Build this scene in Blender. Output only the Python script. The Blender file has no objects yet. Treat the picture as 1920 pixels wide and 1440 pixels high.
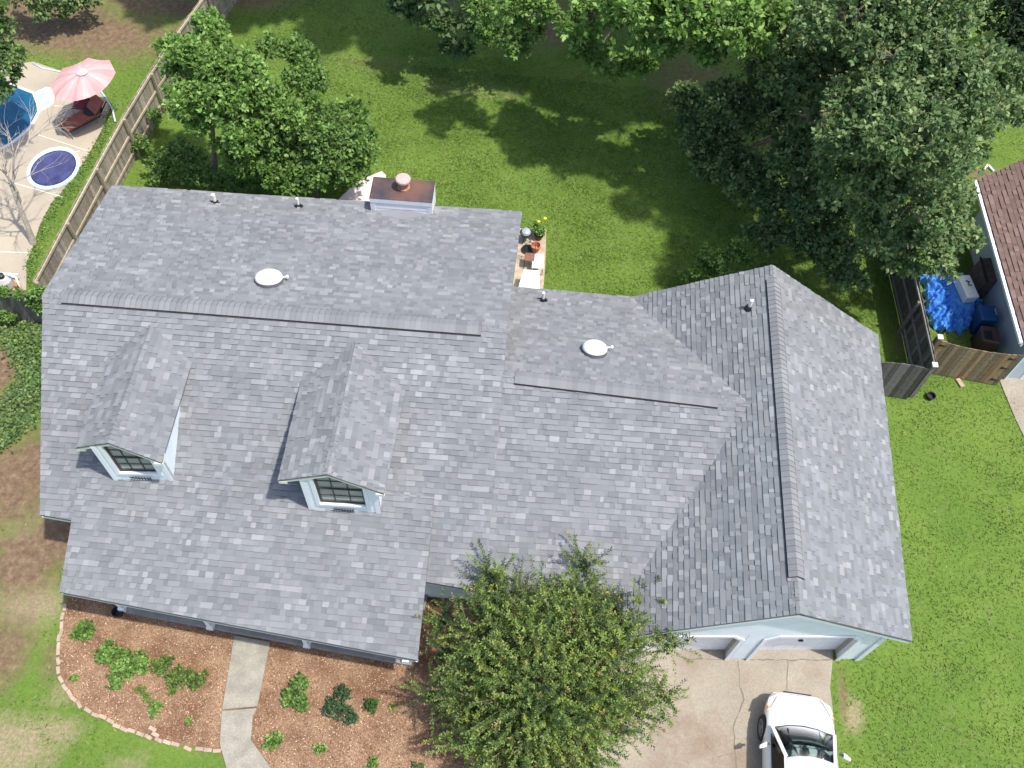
import bpy, bmesh, math, random
import numpy as np
from mathutils import Vector, Matrix
random.seed(7); rng = np.random.default_rng(11)
sc = bpy.context.scene
COL = sc.collection
R_ = math.radians
# ------------------------------------------------------------------ camera
FPX = 1750.0
TILT = math.atan(math.hypot(80, 1104) / FPX); ROLL = math.atan(80 / 1104); YAW = 0.03659655
CP = np.array([0.88395, -13.72252, 24.4602])
def rotx(a): c, s = math.cos(a), math.sin(a); return np.array([[1, 0, 0], [0, c, -s], [0, s, c]])
def rotz(a): c, s = math.cos(a), math.sin(a); return np.array([[c, -s, 0], [s, c, 0], [0, 0, 1]])
CM = rotz(YAW) @ rotx(TILT) @ rotz(ROLL)
cam = bpy.data.cameras.new('camera'); cam_o = bpy.data.objects.new('camera', cam); COL.objects.link(cam_o)
cam.sensor_width = 36; cam.sensor_fit = 'HORIZONTAL'; cam.lens = FPX / 1920 * 36; cam.clip_end = 2000; cam.clip_start = 0.1
mw = Matrix([list(CM[i]) + [CP[i]] for i in range(3)] + [[0, 0, 0, 1]])
cam_o.matrix_world = mw; sc.camera = cam_o
# ------------------------------------------------------------------ light
SUN = np.array([0.40, -0.13, 1.0]); SUN /= np.linalg.norm(SUN)
world = bpy.data.worlds.new('World'); sc.world = world; world.use_nodes = True
nt = world.node_tree; bg = nt.nodes['Background']; sky = nt.nodes.new('ShaderNodeTexSky')
sky.sky_type = 'NISHITA'; sky.sun_disc = False; sky.sun_elevation = math.asin(SUN[2]); sky.sun_rotation = math.atan2(SUN[0], SUN[1])
sky.dust_density = 2.0
nt.links.new(sky.outputs[0], bg.inputs[0]); bg.inputs[1].default_value = 0.15
sl = bpy.data.lights.new('sun', 'SUN'); sl.energy = 3.1; sl.angle = R_(1.5); sl.color = (1.0, 0.96, 0.9)
so = bpy.data.objects.new('sun', sl); COL.objects.link(so); so.rotation_euler = Vector(SUN).to_track_quat('Z', 'Y').to_euler(); so.location = (10, 0, 40)
sc.view_settings.view_transform = 'Standard'; sc.view_settings.look = 'None'; sc.view_settings.exposure = 0.68; sc.view_settings.gamma = 1
# ------------------------------------------------------------------ helpers
def ray(px, py): return CM @ np.array([(px - 960) / FPX, -(py - 720) / FPX, -1.0])
def P(px, py, z=0.0):
    d = ray(px, py); return CP + d * ((z - CP[2]) / d[2])
def plane(a, b, c):
    n = np.cross(np.array(b) - a, np.array(c) - a); n /= np.linalg.norm(n); n *= np.sign(n[2]); return n, float(n @ np.array(a))
def RP(px, py, pl, off=0.0):
    d = ray(px, py); n, k = pl; return CP + d * ((k + off - n @ CP) / (n @ d))
def A3(*v): return np.array(v, float)
MATS = {}
def mat(name, col, rough=0.6, metal=0.0, attr=False, noise=0.0, nscale=8.0, bump=0.0, bscale=40.0, trans=0.0, spec=0.5, col2=None, alpha=None, coat=0):
    if name in MATS: return MATS[name]
    m = bpy.data.materials.new(name); m.use_nodes = True; MATS[name] = m
    t = m.node_tree; b = t.nodes['Principled BSDF']; L = t.links.new
    b.inputs['Roughness'].default_value = rough; b.inputs['Metallic'].default_value = metal
    b.inputs['Specular IOR Level'].default_value = spec; b.inputs['Coat Weight'].default_value = coat
    geo = t.nodes.new('ShaderNodeNewGeometry')
    if attr:
        a = t.nodes.new('ShaderNodeAttribute'); a.attribute_name = 'col'; src = a.outputs['Color']
    else:
        rgb = t.nodes.new('ShaderNodeRGB'); rgb.outputs[0].default_value = (*col, 1); src = rgb.outputs[0]
    if noise > 0 or col2:
        n = t.nodes.new('ShaderNodeTexNoise'); n.inputs['Scale'].default_value = nscale; n.inputs['Detail'].default_value = 6; L(geo.outputs['Position'], n.inputs['Vector'])
        mr = t.nodes.new('ShaderNodeMapRange'); mr.inputs[1].default_value = 0.3; mr.inputs[2].default_value = 0.7
        L(n.outputs[0], mr.inputs[0])
        mx = t.nodes.new('ShaderNodeMix'); mx.data_type = 'RGBA'
        if col2:
            mr.inputs[3].default_value = 0; mr.inputs[4].default_value = 1
            L(mr.outputs[0], mx.inputs[0]); L(src, mx.inputs[6]); mx.inputs[7].default_value = (*col2, 1)
            if noise > 0:
                n3 = t.nodes.new('ShaderNodeTexNoise'); n3.inputs['Scale'].default_value = 22; n3.inputs['Detail'].default_value = 8; n3.inputs['Roughness'].default_value = .8; L(geo.outputs['Position'], n3.inputs['Vector'])
                m3 = t.nodes.new('ShaderNodeMapRange'); m3.inputs[1].default_value = .3; m3.inputs[2].default_value = .7; m3.inputs[3].default_value = 1 - noise; m3.inputs[4].default_value = 1 + noise; L(n3.outputs[0], m3.inputs[0])
                mz = t.nodes.new('ShaderNodeMix'); mz.data_type = 'RGBA'; mz.blend_type = 'MULTIPLY'; mz.inputs[0].default_value = 1; L(mx.outputs[2], mz.inputs[6]); L(m3.outputs[0], mz.inputs[7]); mx = mz
        else:
            mr.inputs[3].default_value = 1 - noise; mr.inputs[4].default_value = 1 + noise
            mx.blend_type = 'MULTIPLY'; mx.inputs[0].default_value = 1; L(src, mx.inputs[6]); L(mr.outputs[0], mx.inputs[7])
        src = mx.outputs[2]
    L(src, b.inputs['Base Color'])
    if bump > 0:
        n = t.nodes.new('ShaderNodeTexNoise'); n.inputs['Scale'].default_value = bscale; n.inputs['Detail'].default_value = 5; L(geo.outputs['Position'], n.inputs['Vector'])
        bp = t.nodes.new('ShaderNodeBump'); bp.inputs['Strength'].default_value = bump; bp.inputs['Distance'].default_value = 0.02
        L(n.outputs[0], bp.inputs['Height']); L(bp.outputs[0], b.inputs['Normal'])
    if trans > 0:
        tr = t.nodes.new('ShaderNodeBsdfTranslucent'); L(src, tr.inputs[0]); ms = t.nodes.new('ShaderNodeMixShader'); ms.inputs[0].default_value = trans
        L(b.outputs[0], ms.inputs[1]); L(tr.outputs[0], ms.inputs[2]); L(ms.outputs[0], t.nodes['Material Output'].inputs[0])
    if alpha is not None:
        gl = t.nodes.new('ShaderNodeBsdfTransparent'); gl.inputs[0].default_value = (*alpha, 1); gs = t.nodes.new('ShaderNodeBsdfGlossy'); gs.inputs['Roughness'].default_value = 0.03
        fr = t.nodes.new('ShaderNodeFresnel'); fr.inputs[0].default_value = 1.5; ms = t.nodes.new('ShaderNodeMixShader')
        L(fr.outputs[0], ms.inputs[0]); L(gl.outputs[0], ms.inputs[1]); L(gs.outputs[0], ms.inputs[2]); L(ms.outputs[0], t.nodes['Material Output'].inputs[0])
    return m
ORG = {}
def tag(o, label=None, cat=None, group=None, kind=None):
    if label: o['label'] = label
    if cat: o['category'] = cat
    if group: o['group'] = group
    if kind: o['kind'] = kind
    return o
def thing(name, loc, label, cat, group=None):
    o = bpy.data.objects.new(name, None); COL.objects.link(o); o.location = tuple(loc); o.empty_display_size = 0.3
    ORG[o.name] = np.array(loc, float); return tag(o, label, cat, group)
def link(name, me, m, parent, org):
    if m: me.materials.append(m)
    o = bpy.data.objects.new(name, me); COL.objects.link(o)
    if parent is not None: o.parent = parent
    else: o.location = tuple(org)
    ORG[o.name] = np.array(org, float); return o
def getorg(V, parent):
    if parent is not None: return ORG[parent.name]
    V = np.array(V); return A3(V[:, 0].mean(), V[:, 1].mean(), V[:, 2].min())
def mesh(name, V, F, m, parent=None, cols=None, smooth=False, bevel=0.0, org=None, sub=0):
    """general mesh; V, F lists"""
    V = np.array(V, float); org = getorg(V, parent) if org is None else org
    me = bpy.data.meshes.new(name); me.from_pydata((V - org).tolist(), [], [tuple(int(i) for i in f) for f in F])
    if cols is not None:
        a = me.attributes.new('col', 'FLOAT_COLOR', 'FACE'); c = np.ones((len(F), 4)); c[:, :3] = cols; a.data.foreach_set('color', c.ravel())
    if smooth: me.polygons.foreach_set('use_smooth', [True] * len(me.polygons))
    me.update(); o = link(name, me, m, parent, org)
    if bevel > 0:
        md = o.modifiers.new('bevel', 'BEVEL'); md.width = bevel; md.segments = 2; md.limit_method = 'ANGLE'
    if sub: md = o.modifiers.new('sub', 'SUBSURF'); md.levels = sub; md.render_levels = sub
    return o
def bigmesh(name, V, k, m, parent=None, cols=None, org=None):
    """V: (n*k,3) unshared polygons of k corners"""
    V = np.asarray(V, float); n = len(V) // k; org = getorg(V, parent) if org is None else org
    me = bpy.data.meshes.new(name); me.vertices.add(n * k); me.vertices.foreach_set('co', (V - org).ravel())
    me.loops.add(n * k); me.loops.foreach_set('vertex_index', np.arange(n * k)); me.polygons.add(n)
    me.polygons.foreach_set('loop_start', np.arange(n) * k)
    if cols is not None:
        a = me.attributes.new('col', 'FLOAT_COLOR', 'FACE'); c = np.ones((n, 4)); c[:, :3] = cols; a.data.foreach_set('color', c.ravel())
    me.update(calc_edges=True); me.validate(); return link(name, me, m, parent, org)
class MB:
    def __init__(s): s.V = []; s.F = []; s.C = []
    def add(s, V, F, c=None):
        k = len(s.V); s.V += [tuple(map(float, v)) for v in V]; s.F += [tuple(i + k for i in f) for f in F]
        if c is not None: s.C += [c] * len(F)
        return s
    def hexa(s, b, t, c=None):  # bottom quad, top quad (ccw from above)
        return s.add(list(b) + list(t), [(3, 2, 1, 0), (4, 5, 6, 7), (0, 1, 5, 4), (1, 2, 6, 5), (2, 3, 7, 6), (3, 0, 4, 7)], c)
    def box(s, c0, c1, col=None):
        (a, b, c), (d, e, f) = c0, c1
        return s.hexa([(a, b, c), (d, b, c), (d, e, c), (a, e, c)], [(a, b, f), (d, b, f), (d, e, f), (a, e, f)], col)
    def bar(s, p, q, w, h, up=(0, 0, 1), c=None):  # box along p-q, width w, height h centred
        p, q, up = A3(*p), A3(*q), A3(*up); d = q - p; d /= np.linalg.norm(d) + 1e-9
        x = np.cross(d, up); nx = np.linalg.norm(x)
        if nx < 1e-6: x = np.cross(d, A3(1, 0, 0)); nx = np.linalg.norm(x)
        x = x / nx * w / 2; y = np.cross(x, d); y = y / np.linalg.norm(y) * h / 2
        return s.hexa([p - x - y, p + x - y, q + x - y, q - x - y], [p - x + y, p + x + y, q + x + y, q - x + y], c)
    def tube(s, pts, rad, n=8, c=None, cap=True):
        pts = [A3(*p) for p in pts]; k = len(pts)
        if not hasattr(rad, '__len__'): rad = [rad] * k
        V = []; 
        for i, p in enumerate(pts):
            d = pts[min(i + 1, k - 1)] - pts[max(i - 1, 0)]; d /= np.linalg.norm(d) + 1e-9
            a = np.cross(d, A3(0.13, 0.27, 1) if abs(d[2]) < 0.95 else A3(1, 0.1, 0)); a /= np.linalg.norm(a); b = np.cross(d, a)
            V += [p + rad[i] * (math.cos(t) * a + math.sin(t) * b) for t in np.arange(n) * 2 * math.pi / n]
        F = [(i * n + j, i * n + (j + 1) % n, (i + 1) * n + (j + 1) % n, (i + 1) * n + j) for i in range(k - 1) for j in range(n)]
        if cap: F += [tuple(range(n))[::-1], tuple((k - 1) * n + j for j in range(n))]
        return s.add(V, F, c)
    def lathe(s, c, prof, n=24, col=None, cap=True):  # prof (r,z) list
        c = A3(*c); V = [c + A3(r * math.cos(t), r * math.sin(t), z) for r, z in prof for t in np.arange(n) * 2 * math.pi / n]; k = len(prof)
        F = [(i * n + j, i * n + (j + 1) % n, (i + 1) * n + (j + 1) % n, (i + 1) * n + j) for i in range(k - 1) for j in range(n)]
        if cap: F += [tuple(range(n))[::-1], tuple((k - 1) * n + j for j in range(n))]
        return s.add(V, F, col)
    def slab(s, poly, z0, z1, c=None):
        n = len(poly); V = [(p[0], p[1], z0) for p in poly] + [(p[0], p[1], z1) for p in poly]
        ar = sum(poly[i][0] * poly[(i + 1) % n][1] - poly[(i + 1) % n][0] * poly[i][1] for i in range(n))
        F = [tuple(range(n))[::-1], tuple(range(n, 2 * n))] + [(i, (i + 1) % n, (i + 1) % n + n, i + n) for i in range(n)]
        if ar < 0: F = [f[::-1] for f in F]
        return s.add(V, F, c)
    def build(s, name, m, parent=None, **k): return mesh(name, s.V, s.F, m, parent, cols=(s.C if s.C else None), **k)
# ------------------------------------------------------------------ materials
M_SH = mat('shingle', (.3, .3, .33), rough=0.9, attr=True, noise=0.06, nscale=0.8, bump=0.5, bscale=250, spec=0.2)
M_WHITE = mat('white_trim', (.78, .8, .82), rough=0.5, noise=0.04, nscale=3)
M_SIDING = mat('pale_blue_siding', (.72, .78, .81), rough=0.6, noise=0.06, nscale=2.5)
M_SOFFIT = mat('cream_soffit', (.72, .70, .60), rough=0.7)
M_BLACK = mat('black_plastic', (.015, .015, .018), rough=0.5)
M_DARKV = mat('vent_shadow_gap', (.012, .012, .014), rough=0.9)
M_CONC = mat('concrete', (.35, .305, .24), rough=0.9, noise=0.28, nscale=1.1, bump=0.4, bscale=50, col2=(.285, .245, .19))
M_WALK = mat('walkway_concrete', (.36, .33, .265), rough=0.95, noise=.3, nscale=3, bump=0.5, bscale=50, col2=(.25, .235, .19))
M_PATIO = mat('pool_patio_concrete', (.46, .39, .29), rough=0.9, noise=.12, nscale=0.8, col2=(.36, .315, .245))
M_GLASS = mat('window_glass', (.05, .06, .07), rough=0.04, spec=0.8)
M_BARK = mat('bark', (.19, .16, .13), rough=0.95, noise=0.3, nscale=9, bump=0.8, bscale=25)
M_PALEBARK = mat('pale_bark', (.42, .36, .30), rough=0.95, noise=0.3, nscale=12)
M_LEAF = mat('leaf', (.1, .2, .03), rough=0.5, attr=True, trans=0.35, spec=0.35)
M_WOODG = mat('weathered_fence_wood', (.27, .235, .18), rough=0.95, attr=True, noise=0.25, nscale=14)
M_TERRA = mat('terracotta', (.50, .20, .11), rough=0.8, noise=0.15, nscale=12)
M_METAL = mat('grey_metal', (.45, .45, .45), rough=0.35, metal=0.8)
M_PIPE = mat('white_pipe', (.75, .73, .68), rough=0.5)

# ------------------------------------------------------------------ ground
def seg_sd(X, Y, poly):
    """signed distance to polygon (negative inside) for arrays"""
    d = np.full(X.shape, 1e9); ins = np.zeros(X.shape, bool); n = len(poly)
    for i in range(n):
        ax, ay = poly[i][:2]; bx, by = poly[(i + 1) % n][:2]
        ex, ey = bx - ax, by - ay; wx, wy = X - ax, Y - ay
        t = np.clip((wx * ex + wy * ey) / (ex * ex + ey * ey + 1e-12), 0, 1)
        d = np.minimum(d, np.hypot(wx - t * ex, wy - t * ey))
        c = ((ay > Y) != (by > Y)) & (X < (bx - ax) * (Y - ay) / ((by - ay) if abs(by - ay) > 1e-9 else 1e-9) + ax); ins ^= c
    return np.where(ins, -d, d)
def PP(pts, z=0.0): return [P(x, y, z) for x, y in pts]
MULCH1 = PP([(124, 1120), (117, 1165), (110, 1200), (108, 1228), (112, 1265), (133, 1308), (160, 1330), (200, 1350), (240, 1370), (290, 1385), (345, 1400), (415, 1410), (445, 1200), (300, 1100)])
MULCH2 = PP([(440, 1200), (416, 1331), (412, 1396), (440, 1480), (520, 1620), (1020, 1620), (1100, 1440), (1190, 1240), (1230, 1150), (900, 1060), (760, 1060), (300, 1090), (300, 1180)])
def masks(X, Y):
    s = lambda sd, w: np.clip(0.5 - sd / w, 0, 1)
    mul = np.maximum(s(seg_sd(X, Y, MULCH1), .12), s(seg_sd(X, Y, MULCH2), .15))
    dirt = np.zeros(X.shape)
    for px, py, rx, ry, st in BLOBS:
        c = P(px, py); dirt = np.maximum(dirt, st * np.clip(1.4 - np.hypot((X - c[0]) / rx, (Y - c[1]) / ry), 0, 1))
    dry = np.zeros(X.shape)
    for px, py, rx, ry, st in DRY:
        c = P(px, py); dry = np.maximum(dry, st * np.clip(1.4 - np.hypot((X - c[0]) / rx, (Y - c[1]) / ry), 0, 1))
    return dirt, mul, dry
BLOBS = [(30, 900, 1.4, 1.9, 1.0), (50, 1050, 1.3, 1.3, .95), (110, 1010, 1.1, .9, 1.0), (30, 760, .8, .9, .9), (0, 1220, .9, 1.2, .9), (-10, 700, .7, 1.2, 1.1), (100, 1240, .5, .8, .6), (150, 60, 5.0, 1.8, .9), (60, 20, 4.5, 1.6, .95),
         (300, 10, 3, .9, .9), (420, -10, 3.2, 1.0, .9), (1000, 40, 3.5, 1.7, .85), (1290, 150, 2.0, 2.6, .6), (1500, 200, 2.4, 4, .6), (1560, 60, 4, 3, .9),
         (1690, 640, .35, 1.4, .5), (1830, 325, .7, .35, .9), (1578, 1300, .12, .75, .8), (1210, 940, .8, .3, .5), (1180, 320, .5, .3, .35), (700, 120, 2.5, .6, .4)]
DRY = [(60, 1130, 1.0, .7, .85), (90, 960, .4, .5, .6), (20, 1400, 1.2, .8, .8), (110, 1370, .7, .4, .7), (150, 1180, .3, .6, .4), (1600, 1340, .3, .5, .8), (240, 1430, .5, .3, .4), (880, 170, 2.5, .5, .3),
       (120, 1300, .4, .5, .5), (60, 1000, .9, .5, .6)]
xs = np.concatenate([[-400, -150, -60], np.arange(-30, 30.01, 0.2), [60, 150, 400]]); ys = np.concatenate([[-300, -90, -30], np.arange(-18, 36.01, 0.2), [60, 150, 500]])
GX, GY = np.meshgrid(xs, ys); nx, ny = len(xs), len(ys)
dirt, mul, dry = masks(GX, GY)
me = bpy.data.meshes.new('lawn'); idx = np.arange(nx * ny).reshape(ny, nx)
gf = np.stack([idx[:-1, :-1], idx[:-1, 1:], idx[1:, 1:], idx[1:, :-1]], -1).reshape(-1, 4)
me.vertices.add(nx * ny); me.vertices.foreach_set('co', np.stack([GX, GY, GX * 0], -1).ravel()); me.loops.add(gf.size); me.loops.foreach_set('vertex_index', gf.ravel())
me.polygons.add(len(gf)); me.polygons.foreach_set('loop_start', np.arange(len(gf)) * 4)
a = me.attributes.new('mask', 'FLOAT_COLOR', 'POINT'); a.data.foreach_set('color', np.stack([dirt, mul, dry, dirt * 0 + 1], -1).ravel()); me.update(calc_edges=True)
gm = bpy.data.materials.new('lawn_ground'); gm.use_nodes = True; t = gm.node_tree; L = t.links.new; B_ = t.nodes['Principled BSDF']; B_.inputs['Roughness'].default_value = 0.95; B_.inputs['Specular IOR Level'].default_value = 0.15
geo = t.nodes.new('ShaderNodeNewGeometry'); at = t.nodes.new('ShaderNodeAttribute'); at.attribute_name = 'mask'; sep = t.nodes.new('ShaderNodeSeparateColor'); L(at.outputs['Color'], sep.inputs[0])
def noise(scale, detail=6, rough=0.6):
    n = t.nodes.new('ShaderNodeTexNoise'); n.inputs['Scale'].default_value = scale; n.inputs['Detail'].default_value = detail; n.inputs['Roughness'].default_value = rough; L(geo.outputs['Position'], n.inputs['Vector']); return n.outputs[0]
def ramp(src, stops):
    r = t.nodes.new('ShaderNodeValToRGB'); L(src, r.inputs[0]); e = r.color_ramp.elements
    while len(e) < len(stops): e.new(0.5)
    for i, (p, c) in enumerate(stops): e[i].position = p; e[i].color = (*c, 1)
    return r.outputs[0]
def mix(f, a_, b_):
    m = t.nodes.new('ShaderNodeMix'); m.data_type = 'RGBA'; L(f, m.inputs[0]); L(a_, m.inputs[6]); L(b_, m.inputs[7]); return m.outputs[2]
def thresh(msk, nz, amp, lo, hi):
    m = t.nodes.new('ShaderNodeMath'); m.operation = 'MULTIPLY_ADD'; L(nz, m.inputs[0]); m.inputs[1].default_value = amp; L(msk, m.inputs[2])
    r = t.nodes.new('ShaderNodeMapRange'); L(m.outputs[0], r.inputs[0]); r.inputs[1].default_value = lo; r.inputs[2].default_value = hi; r.clamp = True; return r.outputs[0]
g1 = ramp(noise(0.35, 8), [(0.3, (.075, .145, .022)), (0.5, (.12, .20, .032)), (0.7, (.185, .265, .05))])
g2 = ramp(noise(9, 8, .75), [(0.3, (.06, .11, .018)), (0.5, (.125, .20, .034)), (0.75, (.23, .30, .08))])
gm_ = t.nodes.new('ShaderNodeMix'); gm_.data_type = 'RGBA'; gm_.inputs[0].default_value = .5; L(g1, gm_.inputs[6]); L(g2, gm_.inputs[7]); grass_c = gm_.outputs[2]
dirt_c = ramp(noise(5, 8, .75), [(0.3, (.10, .065, .042)), (0.5, (.19, .125, .078)), (0.72, (.33, .235, .15))])
dry_c = ramp(noise(12, 8, .8), [(0.3, (.17, .16, .07)), (0.5, (.30, .245, .145)), (0.7, (.48, .385, .26))])
mul_c = mix(ramp(noise(1.1, 5, .6), [(.38, (0, 0, 0)), (.62, (1, 1, 1))]), ramp(noise(28, 6, .8), [(0.3, (.09, .045, .024)), (0.5, (.18, .095, .052)), (0.68, (.36, .23, .135))]), ramp(noise(24, 6, .8), [(0.3, (.18, .105, .065)), (0.5, (.34, .215, .13)), (0.68, (.58, .42, .28))]))
nzm = t.nodes.new('ShaderNodeMix'); nzm.inputs[0].default_value = .45; L(noise(1.8, 8, .75), nzm.inputs[2]); L(noise(11, 8, .8), nzm.inputs[3]); nz = nzm.outputs[0]
c = mix(thresh(sep.outputs[2], nz, 2.8, 1.5, 2.25), grass_c, dry_c)
c = mix(thresh(sep.outputs[0], nz, 2.6, 1.5, 2.2), c, dirt_c)
c = mix(thresh(sep.outputs[1], nz, .8, .75, 1.05), c, mul_c)
L(c, B_.inputs['Base Color']); bp = t.nodes.new('ShaderNodeBump'); bp.inputs['Strength'].default_value = 0.7; bp.inputs['Distance'].default_value = 0.05; L(noise(16, 8, .8), bp.inputs['Height']); L(bp.outputs[0], B_.inputs['Normal'])
me.materials.append(gm); go = bpy.data.objects.new('lawn', me); COL.objects.link(go); tag(go, kind='structure')

def structure(o): o['kind'] = 'structure'; return o
DRIVE = PP([(1150, 1214), (1300, 1212), (1561, 1214), (1561, 1236), (1556, 1290), (1562, 1340), (1570, 1420), (1585, 1640), (1080, 1640), (1110, 1440), (1150, 1300)])
# driveway in slabs with expansion joints: one mesh, gaps between slabs
M_DRV = M_CONC.copy(); M_DRV.name = 'driveway_concrete'
def stains(m, spots, colr):
    t = m.node_tree; L = t.links.new; bs = t.nodes['Principled BSDF']; src = bs.inputs['Base Color'].links[0].from_socket; geo = [n for n in t.nodes if n.type == 'NEW_GEOMETRY'][0]
    nz_ = t.nodes.new('ShaderNodeTexNoise'); nz_.inputs['Scale'].default_value = 3.0; nz_.inputs['Detail'].default_value = 8; nz_.inputs['Roughness'].default_value = .75; L(geo.outputs['Position'], nz_.inputs['Vector'])
    for c_, rad_, amt in spots:
        vd = t.nodes.new('ShaderNodeVectorMath'); vd.operation = 'DISTANCE'; L(geo.outputs['Position'], vd.inputs[0]); vd.inputs[1].default_value = tuple(c_)
        ma = t.nodes.new('ShaderNodeMath'); ma.operation = 'MULTIPLY_ADD'; L(nz_.outputs[0], ma.inputs[0]); ma.inputs[1].default_value = rad_ * 2.2; L(vd.outputs['Value'], ma.inputs[2])
        mr = t.nodes.new('ShaderNodeMapRange'); L(ma.outputs[0], mr.inputs[0]); mr.inputs[1].default_value = rad_ * 1.0; mr.inputs[2].default_value = rad_ * 2.1; mr.inputs[3].default_value = amt; mr.inputs[4].default_value = 0
        mx = t.nodes.new('ShaderNodeMix'); mx.data_type = 'RGBA'; L(mr.outputs[0], mx.inputs[0]); L(src, mx.inputs[6]); mx.inputs[7].default_value = (*colr, 1); src = mx.outputs[2]
    L(src, bs.inputs['Base Color'])
stains(M_DRV, [(P(1320, 1400), 1.0, .7), (P(1385, 1425), .6, .6), (P(1262, 1350), .7, .4), (P(1240, 1440), .9, .5), (P(1400, 1270), .5, .3), (P(1530, 1260), .4, .35), (P(1300, 1245), .5, .4)], (.20, .125, .085))
structure(MB().slab(DRIVE, -.1, .02).build('driveway', M_DRV))
cracks = MB()
def crack(pts, w=.025, z=.0245):
    pts = PP(pts)
    for a_, b_ in zip(pts[:-1], pts[1:]):
        k = max(2, int(np.linalg.norm(b_ - a_) / .12)); prev = a_
        for i in range(1, k + 1):
            q = a_ + (b_ - a_) * i / k + A3(random.gauss(0, .012), random.gauss(0, .012), 0); d = q - prev; d /= np.linalg.norm(d) + 1e-9; nn = A3(-d[1], d[0], 0) * w * random.uniform(.15, .7)
            cracks.add([A3(*(prev - nn)[:2], z), A3(*(prev + nn)[:2], z), A3(*(q + nn)[:2], z), A3(*(q - nn)[:2], z)], [(0, 3, 2, 1)]); prev = q
crack([(1383, 1240), (1388, 1290), (1395, 1312)]); crack([(1476, 1238), (1475, 1290), (1478, 1310)]); crack([(1395, 1312), (1375, 1360), (1380, 1440), (1390, 1520)]); crack([(1262, 1238), (1268, 1248)])
crack([(1320, 1392), (1345, 1420), (1375, 1412)], .02); crack([(1290, 1236), (1350, 1237)], .03); crack([(1395, 1237.5), (1560, 1237)], .03)
cracks.build('driveway_cracks', mat('crack_soil', (.19, .155, .115), rough=1)); structure(bpy.data.objects['driveway_cracks'])
WALK = PP([(439.6, 1192), (416.7, 1331), (412.5, 1396), (425, 1440), (470, 1520), (560, 1600), (640, 1580), (560, 1500), (508, 1440), (471, 1387), (475, 1342), (483, 1325), (507, 1205)])
wk = MB(); wk.slab([WALK[0], WALK[1], WALK[11], WALK[12]], -.1, .05); wk.slab([WALK[1] + A3(0, -.04, 0), WALK[2], WALK[3], WALK[4], WALK[5], WALK[6], WALK[7], WALK[8], WALK[9], WALK[10] + A3(0, -.02, 0), WALK[11] + A3(0, -.04, 0)], -.1, .05)
structure(wk.build('walkway', M_WALK, bevel=.012))
# pool patio
PATIO = PP([(-60, 110), (0, 124), (64, 117), (115, 134), (190, 168), (207, 203), (192, 243), (161, 300), (117, 360), (98, 380), (76, 420), (60, 470), (50, 495), (50, 545), (-120, 545), (-160, 300)])
structure(MB().slab(PATIO, -.1, .04).build('pool_patio', M_PATIO, bevel=.01))
jm = MB()
for a_, b_ in [((100, 198), (203, 207)), ((70, 252), (165, 283)), ((150, 283), (117, 290)), ((0, 472), (52, 474)), ((15, 340), (120, 370))]:
    p, q = P(*a_, .044), P(*b_, .044); jm.bar(p, q, .03, .004)
structure(jm.build('patio_joint_strips', mat('pale_joint', (.7, .66, .58))))
BPAT = PP([(968, 430), (1024, 432), (1022, 500), (1016, 575), (955, 575)])
structure(MB().slab(BPAT, -.1, .08).build('back_patio', mat('tan_paving', (.42, .34, .25), rough=.9, noise=.25, nscale=5), bevel=.01))
structure(MB().slab(PP([(636, 376), (672, 343), (716, 324), (724, 332), (712, 400), (636, 400)]), -.1, .10).build('chimney_patio', mat('pinkish_concrete', (.72, .60, .58), rough=.9, noise=.1), bevel=.01))
structure(MB().slab(PP([(1873, 712), (1884, 709), (1960, 707), (1990, 900), (1935, 850), (1905, 790), (1885, 742)]), -.1, .03).build('neighbour_driveway', M_CONC))

# ------------------------------------------------------------------ roofs with individually lapped shingle tabs
ZR, ZE, ZG = 4.5, 2.3, 4.4
MRL, MRR = P(80, 551, ZR), P(951, 618, ZR)
PB = plane(MRL, MRR, P(979, 397, ZE)); PF = plane(MRL, MRR, P(799, 1091, ZE))
MBL, MBR = RP(210, 348, PB), RP(979, 397, PB); MFL = RP(75, 965, PF); MFM = RP(799, 1091, PF)
def isect(pl, a, b, c, d):  # lines a-b and c-d (xy), lifted on plane
    a, b, c, d = [np.array(v[:2]) for v in (a, b, c, d)]; r = b - a; s_ = d - c; tt = ((c - a)[0] * s_[1] - (c - a)[1] * s_[0]) / (r[0] * s_[1] - r[1] * s_[0]); q = a + r * tt
    n, k = pl; return A3(q[0], q[1], (k - n[0] * q[0] - n[1] * q[1]) / n[2])
STEP = RP(917, 1010, PF); MFR = isect(PF, MRR, STEP, MFL, MFM)
WF = (PF[0], PF[1] - .045)
WR, WM = RP(950, 704, WF), RP(1395, 757, WF)
LBz = 2.15
WB = plane(WR, WM, P(968, 538, 2.35)); WBL, LB = RP(968, 538, WB), RP(1183, 557, WB)
GA, GB = P(1500, 1151, ZG), P(1448, 497, ZG)
GW = plane(GA, GB, LB); GE = plane(GA, GB, P(1710, 1202, 2.15)); GRF, GRB = RP(1710, 1202, GE), RP(1645, 628, GE)
LF = RP(1285, 1179, GW); LF = isect(GW, GA, LF, LB, LB + (GA - GB))
VAL = isect(WF, MFL, MFM, LB, LF)
n1, k1 = WF; n2, k2 = GW
eaveF = lambda x: isect(WF, MFL, MFM, A3(x, -50, 0), A3(x, 50, 0))
_pts = np.linalg.solve(np.array([n1[:2], n2[:2]]), [k1 - n1[2] * MFM[2] + 0, k2 - n2[2] * MFM[2]]); VF = A3(_pts[0], _pts[1], MFM[2])
DU = (MRR - MRL) / np.linalg.norm(MRR - MRL)
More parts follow.
